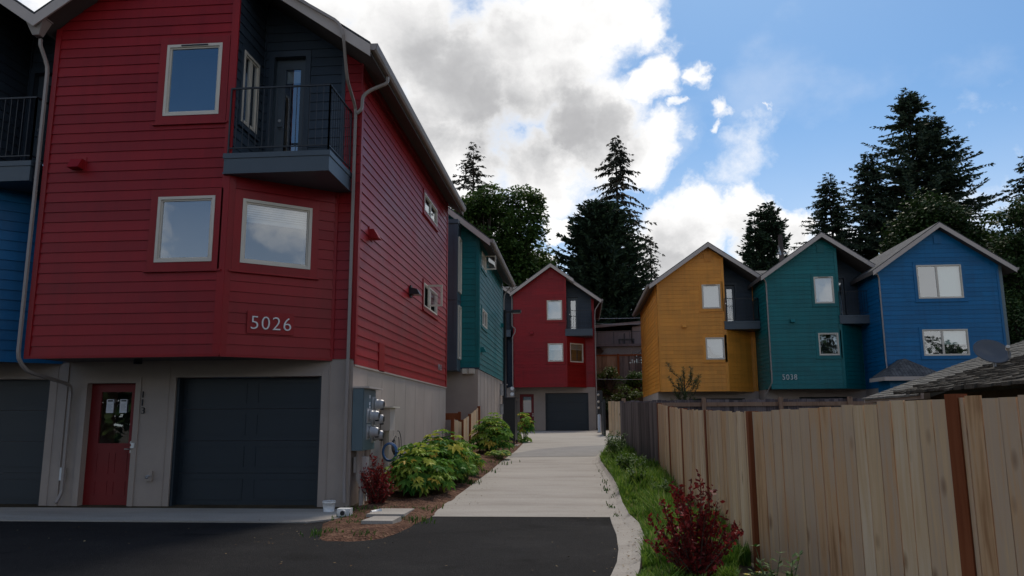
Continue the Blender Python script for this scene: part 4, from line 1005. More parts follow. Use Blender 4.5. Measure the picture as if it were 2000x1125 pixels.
m = MB(); m.box(-3.16, -3.0, 31.92, 32.08, .6, .75); m.build('base', M['black'], lp)
for k, (z, lb) in enumerate(((2.75, 'upper of two white meters left of the black cabinet'), (2.4, 'lower of two white meters left of the black cabinet'))):
    m = MB(); m.tube([(-4.2, 48.35, z + .7), (-4.2, 48.2, z + .7)], [.13, .1], 14); tag(m.build('electric_meter', M['white'], origin=(-4.2, 48.35, z + .7)), lb, 'meter', 'white meters behind the black cabinet')
for k, (z0, z1, lb) in enumerate(((2.55, 3.0, 'upper grey wall box on the beige base of the teal house'), (1.75, 2.15, 'lower grey wall box on the beige base of the teal house'))):
    m = MB(); m.box(-3.40, -3.18, 33.2, 33.75, z0, z1); m.box(-3.40, -3.14, 33.15, 33.8, z1, z1 + .03); tag(m.build('wall_box', M['galv'], origin=(-3.3, 33.5, z0)), lb, 'utility box', 'grey boxes on the teal house')

# ------------------------------------------------------------------ old shingle roofed house at the right
oh = empty('bungalow', (12., 15., 0), 'low old house with faded and mossy shingle roofs rising behind the cedar fence', 'house')
def slope_roof(name, x0, z0, x1, z1, y0, y1, mt_, th=.12, rough=0., seed=1, courses=0, parent=None):
    rnd = random.Random(seed); m = MB()
    dx, dz = x1 - x0, z1 - z0; L = math.hypot(dx, dz)
    m.hexa([(x0, y0, z0 - th), (x1, y0, z1 - th), (x1, y1, z1 - th), (x0, y1, z0 - th), (x0, y0, z0), (x1, y0, z1), (x1, y1, z1), (x0, y1, z0)])
    nc = int(L / courses)
    for c in range(nc):
        y = y0 - .05
        while y < y1 + .05:
            w = rnd.uniform(.12, .34); e = min(y + w, y1 + .06)
            t0 = c / nc - rnd.uniform(0, .5) * rough / L - .02; t1 = (c + 1.25) / nc; lift = rnd.uniform(.012, .022) + rough * rnd.uniform(0, .25)
            a = (x0 + dx * t0, z0 + dz * t0); b_ = (x0 + dx * t1, z0 + dz * t1)
            m.hexa([(a[0], y, a[1] + .001), (b_[0], y, b_[1] + .001), (b_[0], e - .008, b_[1] + .001), (a[0], e - .008, a[1] + .001),
                    (a[0], y, a[1] + lift + .02), (b_[0], y, b_[1] + .006), (b_[0], e - .008, b_[1] + .006), (a[0], e - .008, a[1] + lift + .02)])
            y = e
    return m.build(name, mt_, parent)
slope_roof('roof', 6.9, 1.97, 15.7, 1.97 + 8.8 * .352, 16.3, 19.3, M['paleroof'], courses=.16, rough=.03, parent=oh, seed=3)
slope_roof('shake_roof', 6.40, 1.99, 14.7, 1.99 + 8.3 * .287, 8.5, 16., M['mossroof'], courses=.2, rough=.16, parent=oh, seed=4, th=.06)
m = MB(); m.box(7.2, 16., 8.8, 18.9, -.3, 1.94)
m.hexa([(7.6, 18.7, 1.9), (16, 18.7, 1.9), (16, 18.9, 1.9), (7.6, 18.9, 1.9), (7.6, 18.7, 2.02), (16, 18.7, 4.9), (16, 18.9, 4.9), (7.6, 18.9, 2.02)])
m.build('wall', M['earth'], oh)
m = MB(); m.box(6.78, 6.9, 16.1, 19.4, 1.85, 1.97); m.build('gutter', M['trim'], oh)
q = MB(); q.tube([(6.84, 18.9, 1.87), (6.84, 18.9, 1.8), (7.14, 18.9, 1.7), (7.16, 18.9, .2)], .035, 8); q.build('downspout', M['vinyl'], oh)
ds = empty('satellite_dish', (7.7, 15., 2.3), 'grey oval satellite dish mounted on the mossy shingle roof', 'satellite dish')
m = MB(); Cc = Vector((7.59, 15., 2.655)); ax = Vector((-.30, -.80, .42)).normalized(); u = ax.cross(Vector((0, 0, 1))).normalized(); w = ax.cross(u) * -1
uu = (u * .85 + w * .52).normalized(); ww = ax.cross(uu)
rings = 7; seg = 36
for s_ in (0, 1):
    base = len(m.v)
    for r_ in range(rings + 1):
        rr = r_ / rings
        for j in range(seg):
            t = 2 * math.pi * j / seg; p = Cc + uu * (math.cos(t) * .31 * rr) + ww * (math.sin(t) * .23 * rr) + ax * (rr * rr * .06 - .012 * s_)
            m.v.append(tuple(p))
    for r_ in range(rings):
        for j in range(seg):
            a = base + r_ * seg + j; b_ = base + r_ * seg + (j + 1) % seg; m.f.append((a, b_, b_ + seg, a + seg) if s_ else (a, a + seg, b_ + seg, b_)); m.m.append(0)
    ends = base + rings * seg
    if s_ == 0: e0 = ends
    else:
        for j in range(seg): m.f.append((e0 + j, ends + j, ends + (j + 1) % seg, e0 + (j + 1) % seg)); m.m.append(0)
m.build('reflector', M['dish'], ds, smooth=True)
m = MB(); m.tube([tuple(Cc - ax * .05), (7.7, 15.15, 2.5), (7.7, 15.15, 2.33)], .025, 8); m.build('mast', M['galv'], ds)
m = MB(); fp = Cc + ax * .42 - uu * .25; m.tube([tuple(Cc - uu * .3 + ax * .03), tuple(fp)], .014, 6); m.build('arm', M['galv'], ds)
m = MB(); m.tube([tuple(fp), tuple(fp - ax * .10)], .035, 10); m.build('receiver', M['vinyl'], ds)

# ------------------------------------------------------------------ hillside house behind the drive
hh = empty('hillside_house', (2.8, 61., 6.), 'mauve hillside house with a railed deck above the wooden fence at the drive end', 'house')
m = MB(); m.hexa([(-1., 59.2, 8.3), (4.9, 59.2, 8.75), (4.9, 66, 9.0), (-1, 66, 9.0), (-1., 59.2, 8.5), (4.9, 59.2, 8.95), (4.9, 66, 9.2), (-1, 66, 9.2)]); m.build('roof', M['rustroof'], hh)
m = MB(); m.box(-.9, 4.0, 60., 65.9, 6., 8.3); k = -.8
while k < 4: m.box(k, k + .03, 59.98, 59.999, 7.1, 8.3); k += .3
m.hexa([(4.1, 60., 7.1), (4.9, 60., 7.1), (4.9, 65.9, 7.1), (4.1, 65.9, 7.1), (4.1, 60., 8.6), (4.9, 60., 8.7), (4.9, 65.9, 8.7), (4.1, 65.9, 8.6)])
m.build('wall', M['mauve'], hh)
m = MB(); m.box(-1., 5.3, 58.3, 60., 6.95, 7.13); dk = m.build('deck', M['oldwood'], hh)
m = MB(); m.tube([(-1, 58.4, 8.05), (5.3, 58.4, 8.05)], .03, 4)
for k in range(64): m.tube([(-1 + k * .1, 58.4, 7.13), (-1 + k * .1, 58.4, 8.05)], .010 if k % 12 else .035, 4)
m.build('railing', M['black'], dk)
m = MB()
for k in range(36):
    x = 1.6 + k * .1
    m.tube([(x, 58.5, 6.3), (x + .6, 58.5, 6.94)], .012, 4); m.tube([(x + .6, 58.52, 6.3), (x, 58.52, 6.94)], .012, 4)
m.build('lattice', M['galv'], dk)
m = MB(); m.box(4.72, 4.84, 58.35, 58.47, 5.8, 8.8); m.build('post', M['vinyl'], hh)
m = MB()
for (x0, x1, y0, z0, z1) in ((3.4, 3.48, 59., 7.14, 8.0), (3.0, 4.2, 59.1, 7.5, 7.58), (3.02, 3.1, 59.1, 7.14, 7.5), (4.1, 4.18, 59.1, 7.14, 7.5)): m.box(x0, x1, y0, y0 + .5, z0, z1)
tag(m.build('patio_bench', M['black'], origin=(3.5, 59.3, 7.14)), 'black patio bench on the deck of the hillside house', 'bench')
bf = empty('board_fence', (2.8, 57., 4.5), 'brown board fence on the bank below the deck of the hillside house', 'fence')
m = MB(); board_run(m, (-1., 57.), (2.75, 57.), (4., 4.), (6.2, 6.2), seed=61, w=.16); m.build('board_panel', M['brownwood'], bf)
m = MB(); board_run(m, (2.9, 57.), (6., 57.), (4., 4.), (6.15, 6.12), seed=62, w=.16); m.build('board_panel', M['oldwood'], bf)
m = MB(); m.box(2.74, 2.90, 56.9, 57.05, 3.6, 6.25); m.box(-1, 6, 56.93, 56.98, 6.12, 6.22); m.build('post', M['post'], bf)
# a rail and utility pole
up = empty('utility_pole', (14.4, 55., 4.), 'weathered utility pole standing between the orange and the teal gables', 'utility pole')
m = MB(); m.tube([(14.4, 55., 3.5), (14.4, 55., 14.4)], [.2, .17], 10); m.build('pole', M['oldwood'], up)
m = MB(); m.tube([(14.15, 54.8, 13.6), (14.3, 54.8, 12.9)], .06, 8); m.box(14.05, 14.75, 54.85, 54.9, 13.0, 13.08); m.build('bracket', M['galv'], up)
for k, (z0, z1, y, lb) in enumerate(((8.55, 8.45, 56.5, 'upper thin cable crossing the gap by the distant red house'), (8.95, 9.0, 56.8, 'top thin cable crossing the gap by the distant red house'), (4.35, 4.3, 53.2, 'cable strung in front of the bank shrubs at the drive end'))):
    pts = [(-1 + 9 * t, y, z0 + (z1 - z0) * t - .25 * 4 * t * (1 - t) * .5) for t in [j / 12 for j in range(13)]]
    m = MB(); m.tube(pts, .018, 5); tag(m.build('overhead_cable', M['galv'], origin=pts[0]), lb, 'cable', 'cables at the drive end')
# ------------------------------------------------------------------ plants
def rvec(r):
    while True:
        v = Vector((r.uniform(-1, 1), r.uniform(-1, 1), r.uniform(-1, 1)))
        if .05 < v.length < 1: return v.normalized()

def quad(m, c, a, b, mi=0):      # leaf-shaped four-corner face: c base, a along, b across
    m.face([c, c + a * .5 + b, c + a, c + a * .5 - b], mi)

def palmate(m, c, nrm, out, r, rnd, lobes=7):
    """hand-shaped leaf, one island: lobes fan out round the stalk point"""
    nrm = nrm.normalized(); out = (out - nrm * out.dot(nrm)).normalized(); s = out.cross(nrm)
    i0 = len(m.v); m.v.append(tuple(c)); n = 0
    angs = [-2.2 + 4.4 * k / (lobes - 1) for k in range(lobes)]
    for k, a in enumerate(angs):
        L = r * (1. - .22 * abs(a) / 2.2) * rnd.uniform(.9, 1.1); w = .17 * r
        d = out * math.cos(a) + s * math.sin(a); e = -out * math.sin(a) + s * math.cos(a)
        dr = -nrm * (.22 * L)
        p = c + d * (L * .55)
        base = len(m.v)
        m.v += [tuple(p - e * w + nrm * .01), tuple(c + d * L + dr), tuple(p + e * w + nrm * .01)]
        m.f.append((i0, base, base + 1, base + 2)); m.m.append(0)

def leafy_shrub(x, y, rx, ry, h, n, leaf, label, seed, name='leafy_shrub', group=None, lo=.1):
    rnd = random.Random(seed); z0 = gz(x, y); root = empty(name, (x, y, z0), label, 'shrub', group)
    m = MB(); st = MB()
    for k in range(n):
        a = rnd.uniform(0, 2 * math.pi); u = rnd.random(); el = math.asin(lo + (1 - lo) * u ** .8)
        rr = rnd.uniform(.62, 1.05)
        d = Vector((math.cos(a) * math.cos(el), math.sin(a) * math.cos(el), math.sin(el)))
        bump = 1 + .22 * noise.noise((d.x * 2.4 + seed, d.y * 2.4, d.z * 2.4))
        c = Vector((x + d.x * rx * rr * bump, y + d.y * ry * rr * bump, z0 + .12 + d.z * (h - .12) * rr * bump))
        nr = (d * .6 + Vector((0, 0, .9)) + rvec(rnd) * .35)
        out = Vector((d.x, d.y, -.25)) + rvec(rnd) * .4
        palmate(m, c, nr, out, leaf * rnd.uniform(.7, 1.2), rnd)
        if k % 4 == 0:
            b = Vector((x + d.x * rx * .15, y + d.y * ry * .15, z0)); st.tube([b, b.lerp(c, .55) + Vector((0, 0, .08)), c], [.012, .008, .004], 5)
    m.build('foliage', M['fatsia'], root); st.build('stems', M['greystem'], root)
    return root
SG = 'palmate leafed shrubs along the house wall'
leafy_shrub(-2.98, 14.4, .60, .75, .93, 230, .2, 'dark green palmate shrub just behind the small maroon shrub', 1, group=SG)
leafy_shrub(-2.88, 15.9, .62, .85, 1.0, 270, .2, 'yellowing palmate shrub in the middle of the wall bed', 2, group=SG)
leafy_shrub(-2.72, 17.5, .48, .70, .78, 160, .2, 'light green palmate shrub in front of the pale side fence', 3, group=SG)
leafy_shrub(-2.45, 16.4, .30, .35, .42, 90, .10, 'low ferny shrub at the edge of the concrete drive', 4, group=SG)
leafy_shrub(-2.62, 22.9, .60, .75, 1.08, 210, .2, 'round palmate shrub before the teal house corner', 5, group=SG)
leafy_shrub(-2.2, 21.2, .35, .5, .26, 80, .1, 'small ground shrub at the inner bend of the drive', 8, group=SG)
leafy_shrub(-2.12, 29.0, .36, .4, 1.2, 60, .22, 'palmate shrub reaching out from behind the black cabinet', 6, group=SG, lo=-.35)

def barberry(x, y, r, h, n, label, seed, leafsize=.03, pw=1.3):
    rnd = random.Random(seed); z0 = gz(x, y); root = empty('maroon_shrub', (x, y, z0), label, 'shrub', 'maroon leafed shrubs')
    m = MB(); st = MB()
    for k in range(n):
        a = rnd.uniform(0, 2 * math.pi); sp = rnd.uniform(.1, 1.1) ; L = h * rnd.uniform(.5, 1.1) * (1.08 - .38 * sp)
        b = Vector((x + rnd.uniform(-.08, .08), y + rnd.uniform(-.08, .08), z0)); pts = []
        for j in range(7):
            t = j / 6; pts.append(b + Vector((math.cos(a) * r * sp * t ** pw, math.sin(a) * r * sp * t ** pw, L * (t - .12 * sp * t * t))))
        st.tube(pts, [.009 - .001 * j for j in range(7)], 4)
        for j in range(int(L * 95)):
            t = rnd.uniform(.12, 1.02); q = t * 6; i = min(5, int(q)); p = pts[i].lerp(pts[i + 1], q - i) + rvec(rnd) * .018
            d = rvec(rnd) + Vector((0, 0, .4)); s = leafsize * rnd.uniform(.6, 1.4)
            quad(m, p, d.normalized() * s * 1.7, rvec(rnd) * s * .55)
    m.build('foliage', M['maroon'], root); st.build('stems', M['twig'], root)
    return root
barberry(-3.42, 13.1, .30, .82, 65, 'small maroon shrub growing under the meter cabinet', 11, .028)
barberry(1.0, 7.35, .48, .90, 58, 'large maroon shrub in the foreground at the foot of the cedar fence', 12, .029, 1.05)

# grass verge along the fence (nobody could count the blades)
def blades(name, spots, n, h, mat_, seed, label, w=.008, spread=1.):
    rnd = random.Random(seed); m = MB()
    for k in range(n):
        x, y, hh = spots(rnd); z = gz(x, y) + .0; a = rnd.uniform(0, 6.28); L = h * hh * rnd.uniform(.5, 1.2); le = rnd.uniform(.1, .7) * L * spread
        d = Vector((math.cos(a), math.sin(a), 0)); s = Vector((-d.y, d.x, 0)) * w * rnd.uniform(.7, 1.6); b = Vector((x, y, z))
        p1 = b + d * le * .35 + Vector((0, 0, L * .6)); p2 = b + d * le + Vector((0, 0, L * rnd.uniform(.8, 1.)))
        i = len(m.v); m.v += [tuple(v) for v in (b - s, b + s, p1 + s * .8, p1 - s * .8, p2)]
        m.f += [(i, i + 1, i + 2, i + 3), (i + 3, i + 2, i + 4)]; m.m += [0, 0]
    return tag(m.build(name, mat_), label, 'grass', kind='stuff')
KX = list(zip([p[1] for p in kout], [p[0] for p in kout]))
def kx(y):
    for (a, xa), (b, xb) in zip(KX, KX[1:]):
        if y <= b: return xa + (xb - xa) * (max(y, a) - a) / (b - a)
    return KX[-1][1]
FX = [(p[1], p[0]) for p in posts[3:]] + [(23., 1.17), (26, 1.2)]
def fxx(y):
    if y < 8.157: return 1.70 + (8.157 - y) * .46
    for (a, xa), (b, xb) in zip(FX, FX[1:]):
        if y <= b: return xa + (xb - xa) * (max(y, a) - a) / (b - a)
    return 1.2
def verge(rnd):
    y = 5.6 + 18.5 * rnd.random() ** 1.5; a, b = kx(y) + .02, fxx(y) - .03; t = rnd.random()
    if y < 8.3: b = max(a + .15, min(b, .185 * y))
    den = noise.noise((a * 2 + t * 1.5, y * .9, 3.)) + .5 * noise.noise((t * 5, y * 3, 1.))
    return a + (b - a) * t, y, (.45 if y < 7.9 else 1.) * max(.3, 1 + .9 * den) * (1.15 if t > .3 else .8)
blades('verge_grass', verge, 42000, .26, M['grass'], 21, 'bright green rough grass along the foot of the cedar fence')
def bedgrass(rnd):
    c = rnd.choice([(-3.35, 11.75, .16), (-3.3, 10.2, .10), (-2.75, 10.05, .10), (-2.6, 12.6, .14), (-3.0, 12.5, .12), (-2.35, 18.2, .2), (-2.3, 20., .25), (-2.35, 16.2, .12), (-3.45, 12.5, .15), (-3.2, 11.1, .12), (-2.5, 11.6, .14)])
    return c[0] + rnd.gauss(0, c[2]), c[1] + rnd.gauss(0, c[2]), 1.
blades('bed_weeds', bedgrass, 800, .10, M['weed'], 22, 'small green weeds sprouting in the mulch bed')
def kerbweeds(rnd):
    c = rnd.choice([(.52, 12.1, .06), (.5, 13.1, .1), (.47, 15.2, .08), (.5, 16.3, .1), (.6, 14.4, .09), (.45, 18.2, .1)])
    return c[0] + rnd.gauss(0, c[2] * .5), c[1] + rnd.gauss(0, c[2] * 2), .8
blades('kerb_weeds', kerbweeds, 130, .08, M['weed'], 23, 'weeds growing in the cracks of the kerb')

def weed_plant(x, y, h, n, label, seed, mat_='weed', leaf=.07, name='weed_plant', group='tall weeds by the fence'):
    rnd = random.Random(seed); z0 = gz(x, y); root = empty(name, (x, y, z0), label, 'plant', group); m = MB(); st = MB()
    for k in range(n):
        a = rnd.uniform(0, 6.28); b = Vector((x + rnd.gauss(0, .04), y + rnd.gauss(0, .04), z0)); L = h * rnd.uniform(.6, 1.05); d = Vector((math.cos(a) * .3, math.sin(a) * .3, 1)).normalized()
        st.tube([b, b + d * L * .5, b + d * L + Vector((0, 0, -.02))], [.006, .005, .002], 4)
        for j in range(int(L / .022)):
            t = rnd.uniform(.15, 1.); p = b + d * L * t; o = Vector((math.cos(j * 2.4), math.sin(j * 2.4), rnd.uniform(.1, .8))).normalized()
            quad(m, p, o * leaf * rnd.uniform(.6, 1.2) * (1.2 - .6 * t), o.cross(Vector((0, 0, 1))).normalized() * leaf * .13)
    m.build('foliage', M[mat_], root); st.build('stems', M['greystem'], root); return root
weed_plant(1.50, 6.35, .50, 9, 'tall feathery weed at the bottom edge before the boards', 31, leaf=.10)
weed_plant(1.36, 6.6, .30, 7, 'short weed between the maroon shrub and the feathery weed', 32, leaf=.09)
for i, (x, y, h, lb) in enumerate(((.95, 17.8, .55, 'tall weed clump at the narrow bend of the kerb'), (.9, 19.8, .8, 'dark bushy weed at the foot of the old grey fence'), (1.15, 16.2, .6, 'broad leaved weed where the grey fence begins'), (1.3, 13.2, .5, 'bright weed halfway along the cedar fence'), (.85, 21.5, .75, 'far weed clump hiding the end of the kerb'), (1.35, 10.5, .42, 'weed just behind the large maroon shrub'), (1.05, 14.8, .5, 'weed among grass opposite the yellowing shrub'))):
    weed_plant(x, y, h, 16, lb, 40 + i, leaf=.13)
fl = empty('yellow_flower', (1.42, 7.0, 0), 'yellow and white flower at the bottom edge beside the maroon shrub', 'flower')
m = MB(); st = MB(); rnd = random.Random(5)
for k in range(6):
    c = Vector((1.42 + rnd.gauss(0, .05), 7.0 + rnd.gauss(0, .04), .13 + rnd.uniform(0, .05))); st.tube([(c.x, c.y, 0), tuple(c)], .004, 4)
    for j in range(7): 
        t = j / 7 * 6.28; quad(m, c, Vector((math.cos(t), math.sin(t), .3)) * .028, Vector((-math.sin(t), math.cos(t), 0)) * .009)
m.build('petals', M['petal'], fl); st.build('stems', M['greystem'], fl)

# fallen leaves and grit along the edges
rnd = random.Random(77); m = MB()
def litter_spot():
    k = rnd.random()
    if k < .45:
        y = rnd.uniform(6.2, 22.); return kx(y) - abs(rnd.gauss(0, .16)) - .02, y
    if k < .75:
        y = rnd.uniform(12.5, 26.); return -2.2 + abs(rnd.gauss(0, .22)), y
    if k < .88: return rnd.uniform(-4.2, -2.2), rnd.uniform(9.2, 11.6)
    return rnd.uniform(-9., .3), rnd.uniform(7., 12.)
for k in range(900):
    x, y = litter_spot(); z = gz(x, y) + (.085 if abs(x - kx(y)) < .09 and y > 6 else .045 if x > kx(y) - .3 else .02); a = rnd.uniform(0, 6.28); s_ = rnd.uniform(.006, .024)
    d = Vector((math.cos(a), math.sin(a), rnd.uniform(-.1, .35))) * s_; quad(m, Vector((x, y, z)), d * 1.6, Vector((-d.y, d.x, rnd.uniform(-.2, .2) * s_)) * .6)
tag(m.build('leaf_litter', leaf_mat('dead leaves', [(0, (.05, .03, .015)), (.6, (.16, .10, .05)), (1, (.30, .24, .14))], .9, 0)), 'small dead leaves and grit scattered along the kerb and bed edges', 'leaf litter', kind='stuff')

# ------------------------------------------------------------------ trees
def conifer(x, y, top, r0, label, seed, base=None, droop=.35, dens=1., prof=.8, mat_='needle', dz=.42, spray=.5, start=.0, double=None, gap=.12, name='conifer_tree', group='conifers rising behind the houses', nb=7, upt=.15):
    rnd = random.Random(seed); z0 = gz(x, y) if base is None else base; h = top - z0
    root = empty(name, (x, y, z0), label, 'tree', group); m = MB(); tk = MB()
    tk.tube([(x, y, z0 - .3), (x + .05, y, z0 + h * .5), (x, y, top - .3)], [max(.12, h * .016), h * .009, .02], 8)
    tops = [(x, y, top, 1.)] + ([double] if double else [])
    for (tx, ty, tz, tr) in tops:
        if tz != top: tk.tube([(x, y, z0 + h * .45), (tx, ty, z0 + h * .62), (tx, ty, tz - .2)], [h * .008, h * .006, .02], 6)
        z = tz - .08
        zlow = z0 + h * start if tz == top else z0 + h * .5
        lead = 0
        while z > zlow:
            t = (tz - z) / h; L0 = r0 * tr * min(1., (t + .012) ** prof * 1.0)
            for k in range(nb if L0 > .8 else 5):
                if rnd.random() < gap: continue
                a = rnd.uniform(0, 6.283); L = L0 * rnd.uniform(.5, 1.15) + .12; dr = droop * rnd.uniform(.6, 1.3)
                d = Vector((math.cos(a), math.sin(a), 0)); s = Vector((-d.y, d.x, 0)); b0 = Vector((tx, ty, z + rnd.uniform(-.2, .2)))
                P = lambda q: b0 + d * L * q + Vector((0, 0, L * (upt * q - dr * q * q * 1.2 + .14 * q ** 4)))
                if L > 1.: tk.tube([P(0), P(.45), P(.9)], [.035 + .01 * L, .03, .01], 3, cap=False)
                n = max(2, int(L / .2 * dens))
                for j in range(n):
                    q = (.12 + .88 * (j + rnd.random()) / n); p = P(q); tng = (P(min(1, q + .05)) - P(q - .05)).normalized()
                    sl = spray * (1.15 - .55 * q) * rnd.uniform(.7, 1.3) * (.5 + .5 * min(1., L0 / 1.5))
                    for sg in (-1, 1):
                        dirn = (tng * .75 + s * sg * rnd.uniform(.5, 1.) + Vector((0, 0, -rnd.uniform(.0, .55) * droop * 2))).normalized()
                        quad(m, p, dirn * sl, (dirn.cross(rvec(rnd))).normalized() * sl * .17)
                    dirn = (tng * .5 + Vector((0, 0, -.9)) + rvec(rnd) * .3).normalized() if rnd.random() < droop * 1.6 else (tng + rvec(rnd) * .5).normalized()
                    quad(m, p, dirn * sl * .9, (dirn.cross(rvec(rnd))).normalized() * sl * .16)
            z -= dz * rnd.uniform(.7, 1.25) * (.45 + .55 * min(1, t * 6))
    m.build('foliage', M[mat_], root); tk.build('trunk', M['bark'], root)
    return root

def broad_tree(x, y, z_lo, top, rx, ry, label, seed, nclump=60, nleaf=150, leaf=.28, mat_='mapleleaf', lean=(0, 0), shape=None, group='broadleaf trees behind the houses', name='broadleaf_tree', csize=1.2):
    rnd = random.Random(seed); z0 = gz(x, y); root = empty(name, (x, y, z0), label, 'tree', group); m = MB(); tk = MB()
    cz = (z_lo + top) / 2; hz = (top - z_lo) / 2
    tk.tube([(x, y, z0 - .3), (x + lean[0] * .3, y, (z0 + cz) / 2), (x + lean[0], y, cz), (x + lean[0], y, cz + hz * .6)], [.38, .3, .2, .06], 9)
    for k in range(nclump):
        d = rvec(rnd); rr = rnd.uniform(.45, 1.) ** .6
        kx_ = 1 + .3 * noise.noise((d.x * 1.7 + seed, d.y * 1.7, d.z * 1.7))
        c = Vector((x + lean[0] + d.x * rx * rr * kx_, y + d.y * ry * rr * kx_, cz + d.z * hz * rr * kx_))
        if shape and not shape(c): continue
        s = csize * rnd.uniform(.6, 1.2)
        b = Vector((x + lean[0] * .8, y, min(c.z - .5, cz - hz * .3))); mid = b.lerp(c, .5) + Vector((0, 0, -.3)); tk.tube([b, mid, c], [.09, .06, .015], 4, cap=False)
        for j in range(nleaf):
            e = rvec(rnd); q = rnd.random() ** .45
            p = c + Vector((e.x * s * q, e.y * s * q, e.z * s * .62 * q - .25 * s * (e.x * e.x + e.y * e.y) * q))
            a = (Vector((e.x, e.y, -.35)) + rvec(rnd) * .7).normalized(); l = leaf * rnd.uniform(.55, 1.25)
            quad(m, p, a * l, (a.cross(Vector((0, 0, 1)) + rvec(rnd) * .6)).normalized() * l * .33)
    m.build('foliage', M[mat_], root); tk.build('trunk', M['bark'], root)
    return root

conifer(-10.4, 75., 29.6, 9.5, 'slender spruce top rising above the roof of the big red house', 101, prof=.85, droop=.42, mat_='needle_brown', start=.45, dz=.5, gap=.2, dens=.9, upt=.25)
broad_tree(-7.3, 62., 10., 20.4, 3.2, 3.4, 'rounded maple in full leaf above the teal gable end', 102, nclump=100, nleaf=260, leaf=.32, csize=1.3)
broad_tree(-5.0, 63., 9.5, 21.6, 1.75, 2.6, 'looser maple with ragged top reaching above the distant red house', 103, nclump=70, nleaf=210, leaf=.32, lean=(.3, 0), mat_='mapleleaf', csize=1.15)
broad_tree(-2.6, 66., 12., 16., .9, 1.2, 'small leafy tree top peeking over the ridge of the distant red house', 104, nclump=14, nleaf=90, leaf=.3, csize=.7)
conifer(4.1, 76., 30.2, 5.9, 'tallest spruce with drooping brown branches behind the distant red house', 105, prof=.62, droop=.55, mat_='needle_brown', start=.25, dz=.66, gap=.25, dens=.9, spray=.62, nb=7)
conifer(2.1, 68., 20.6, 5.8, 'broad dense dark cedar in front of the tallest spruce', 106, prof=.5, droop=.18, mat_='cedarleaf', dz=.26, gap=.05, dens=1.35, spray=.75, nb=13, upt=.45, start=.0)
conifer(7.6, 80., 20.6, 2.6, 'little spruce standing right beside the dense dark cedar', 107, prof=.7, droop=.4, mat_='needle_brown', dz=.45, gap=.15)
conifer(15.4, 62., 18.6, 3.0, 'bushy cedar with split tips behind the orange and teal gables', 108, prof=.5, droop=.15, mat_='cedarleaf', dz=.26, gap=.12, dens=1.1, nb=9, upt=.5, spray=.6, double=(14.3, 62., 17.9, .75))
conifer(22.9, 70., 23.6, 6.6, 'small pointed spruce just left of the larger conifers behind the teal gable', 109, prof=.8, droop=.3, mat_='needle', dz=.4, gap=.08, nb=11, dens=1.2, upt=.2)
conifer(26.5, 70., 25.4, 7.6, 'middle spruce leaning on the biggest fir behind the teal gable', 110, prof=.78, droop=.3, mat_='needle', dz=.4, gap=.08, nb=11, dens=1.2)
conifer(29.6, 68., 30.4, 11.0, 'biggest double topped fir towering behind the blue house', 111, prof=.78, droop=.22, mat_='needle', dz=.46, gap=.15, nb=9, dens=1.1, upt=.25, spray=.6, double=(31.5, 68., 28.2, .85))
broad_tree(26.4, 58., 9., 17.4, 3.1, 3.0, 'dark broadleaf tree just above the blue gable', 112, nclump=95, nleaf=240, leaf=.3, csize=1.3, mat_='darkleaf')
broad_tree(32.8, 64., 8., 17.2, 3.0, 2.6, 'bright green tree to the right of the blue gable', 113, nclump=70, nleaf=200, leaf=.3, mat_='brightleaf')
broad_tree(23.2, 56., 9., 13.4, 1.8, 1.6, 'low bright green tree in the dip between the teal and blue roofs', 114, nclump=20, nleaf=110, leaf=.26, mat_='brightleaf', csize=.9)
conifer(36.0, 62., 22.6, 4.8, 'tall conifer cut off by the right edge of the photo', 115, prof=.6, droop=.3, dz=.42, gap=.15, nb=9, start=.3)
broad_tree(30.0, 54., 3., 15.6, 3.0, 3., 'big dark tree filling the right edge beside the blue house', 116, nclump=130, nleaf=230, leaf=.28, mat_='darkleaf')
broad_tree(27.6, 50., 1.5, 8.5, 2.6, 2., 'dark bushy tree at the corner of the blue house', 117, nclump=80, nleaf=180, leaf=.24, mat_='darkleaf')
# trees behind the photographer: they show in the door and window panes
for i, (x, y, top, r_) in enumerate(((-17., -17., 8.5, 4.), (-9., -21., 9.8, 4.5), (-1., -20., 8.8, 4.), (7.5, -22., 10.5, 4.5), (16., -20., 9., 4.2), (-25., -13., 9., 4.), (24., -19., 11., 4.2), (31., -21., 14., 4.5), (41., -20., 10.8, 4.8))):
    broad_tree(x, y, 1., top, r_, 2.5, 'leafy tree across the road, seen only in the window reflections', 150 + i, nclump=46, nleaf=70, leaf=.6, mat_='darkleaf', group='trees across the road', csize=1.7)
# shrubs on the bank behind the drive
for i, (x, y, r, zl, zt, mt_, lb) in enumerate(((2.0, 55.3, .9, 3.2, 5.2, 'brightleaf', 'bright leafy shrub on the bank beside the distant red house'), (4.0, 55.4, .6, 3.4, 4.9, 'weed', 'green shrub on the bank beside the orange house wall'), (3.1, 52.6, 1.0, 2.2, 3.7, 'brightleaf', 'low green shrub at the foot of the bank'), (1.7, 53., .9, 1.0, 2.9, 'darkleaf', 'dark shrub at the foot of the bank by the meter board'))):
    broad_tree(x, y, zl, zt, r, .8, lb, 130 + i, nclump=16, nleaf=90, leaf=.16, mat_=mt_, name='bank_shrub', group='shrubs on the bank', csize=.5)
    D.objects[-1]
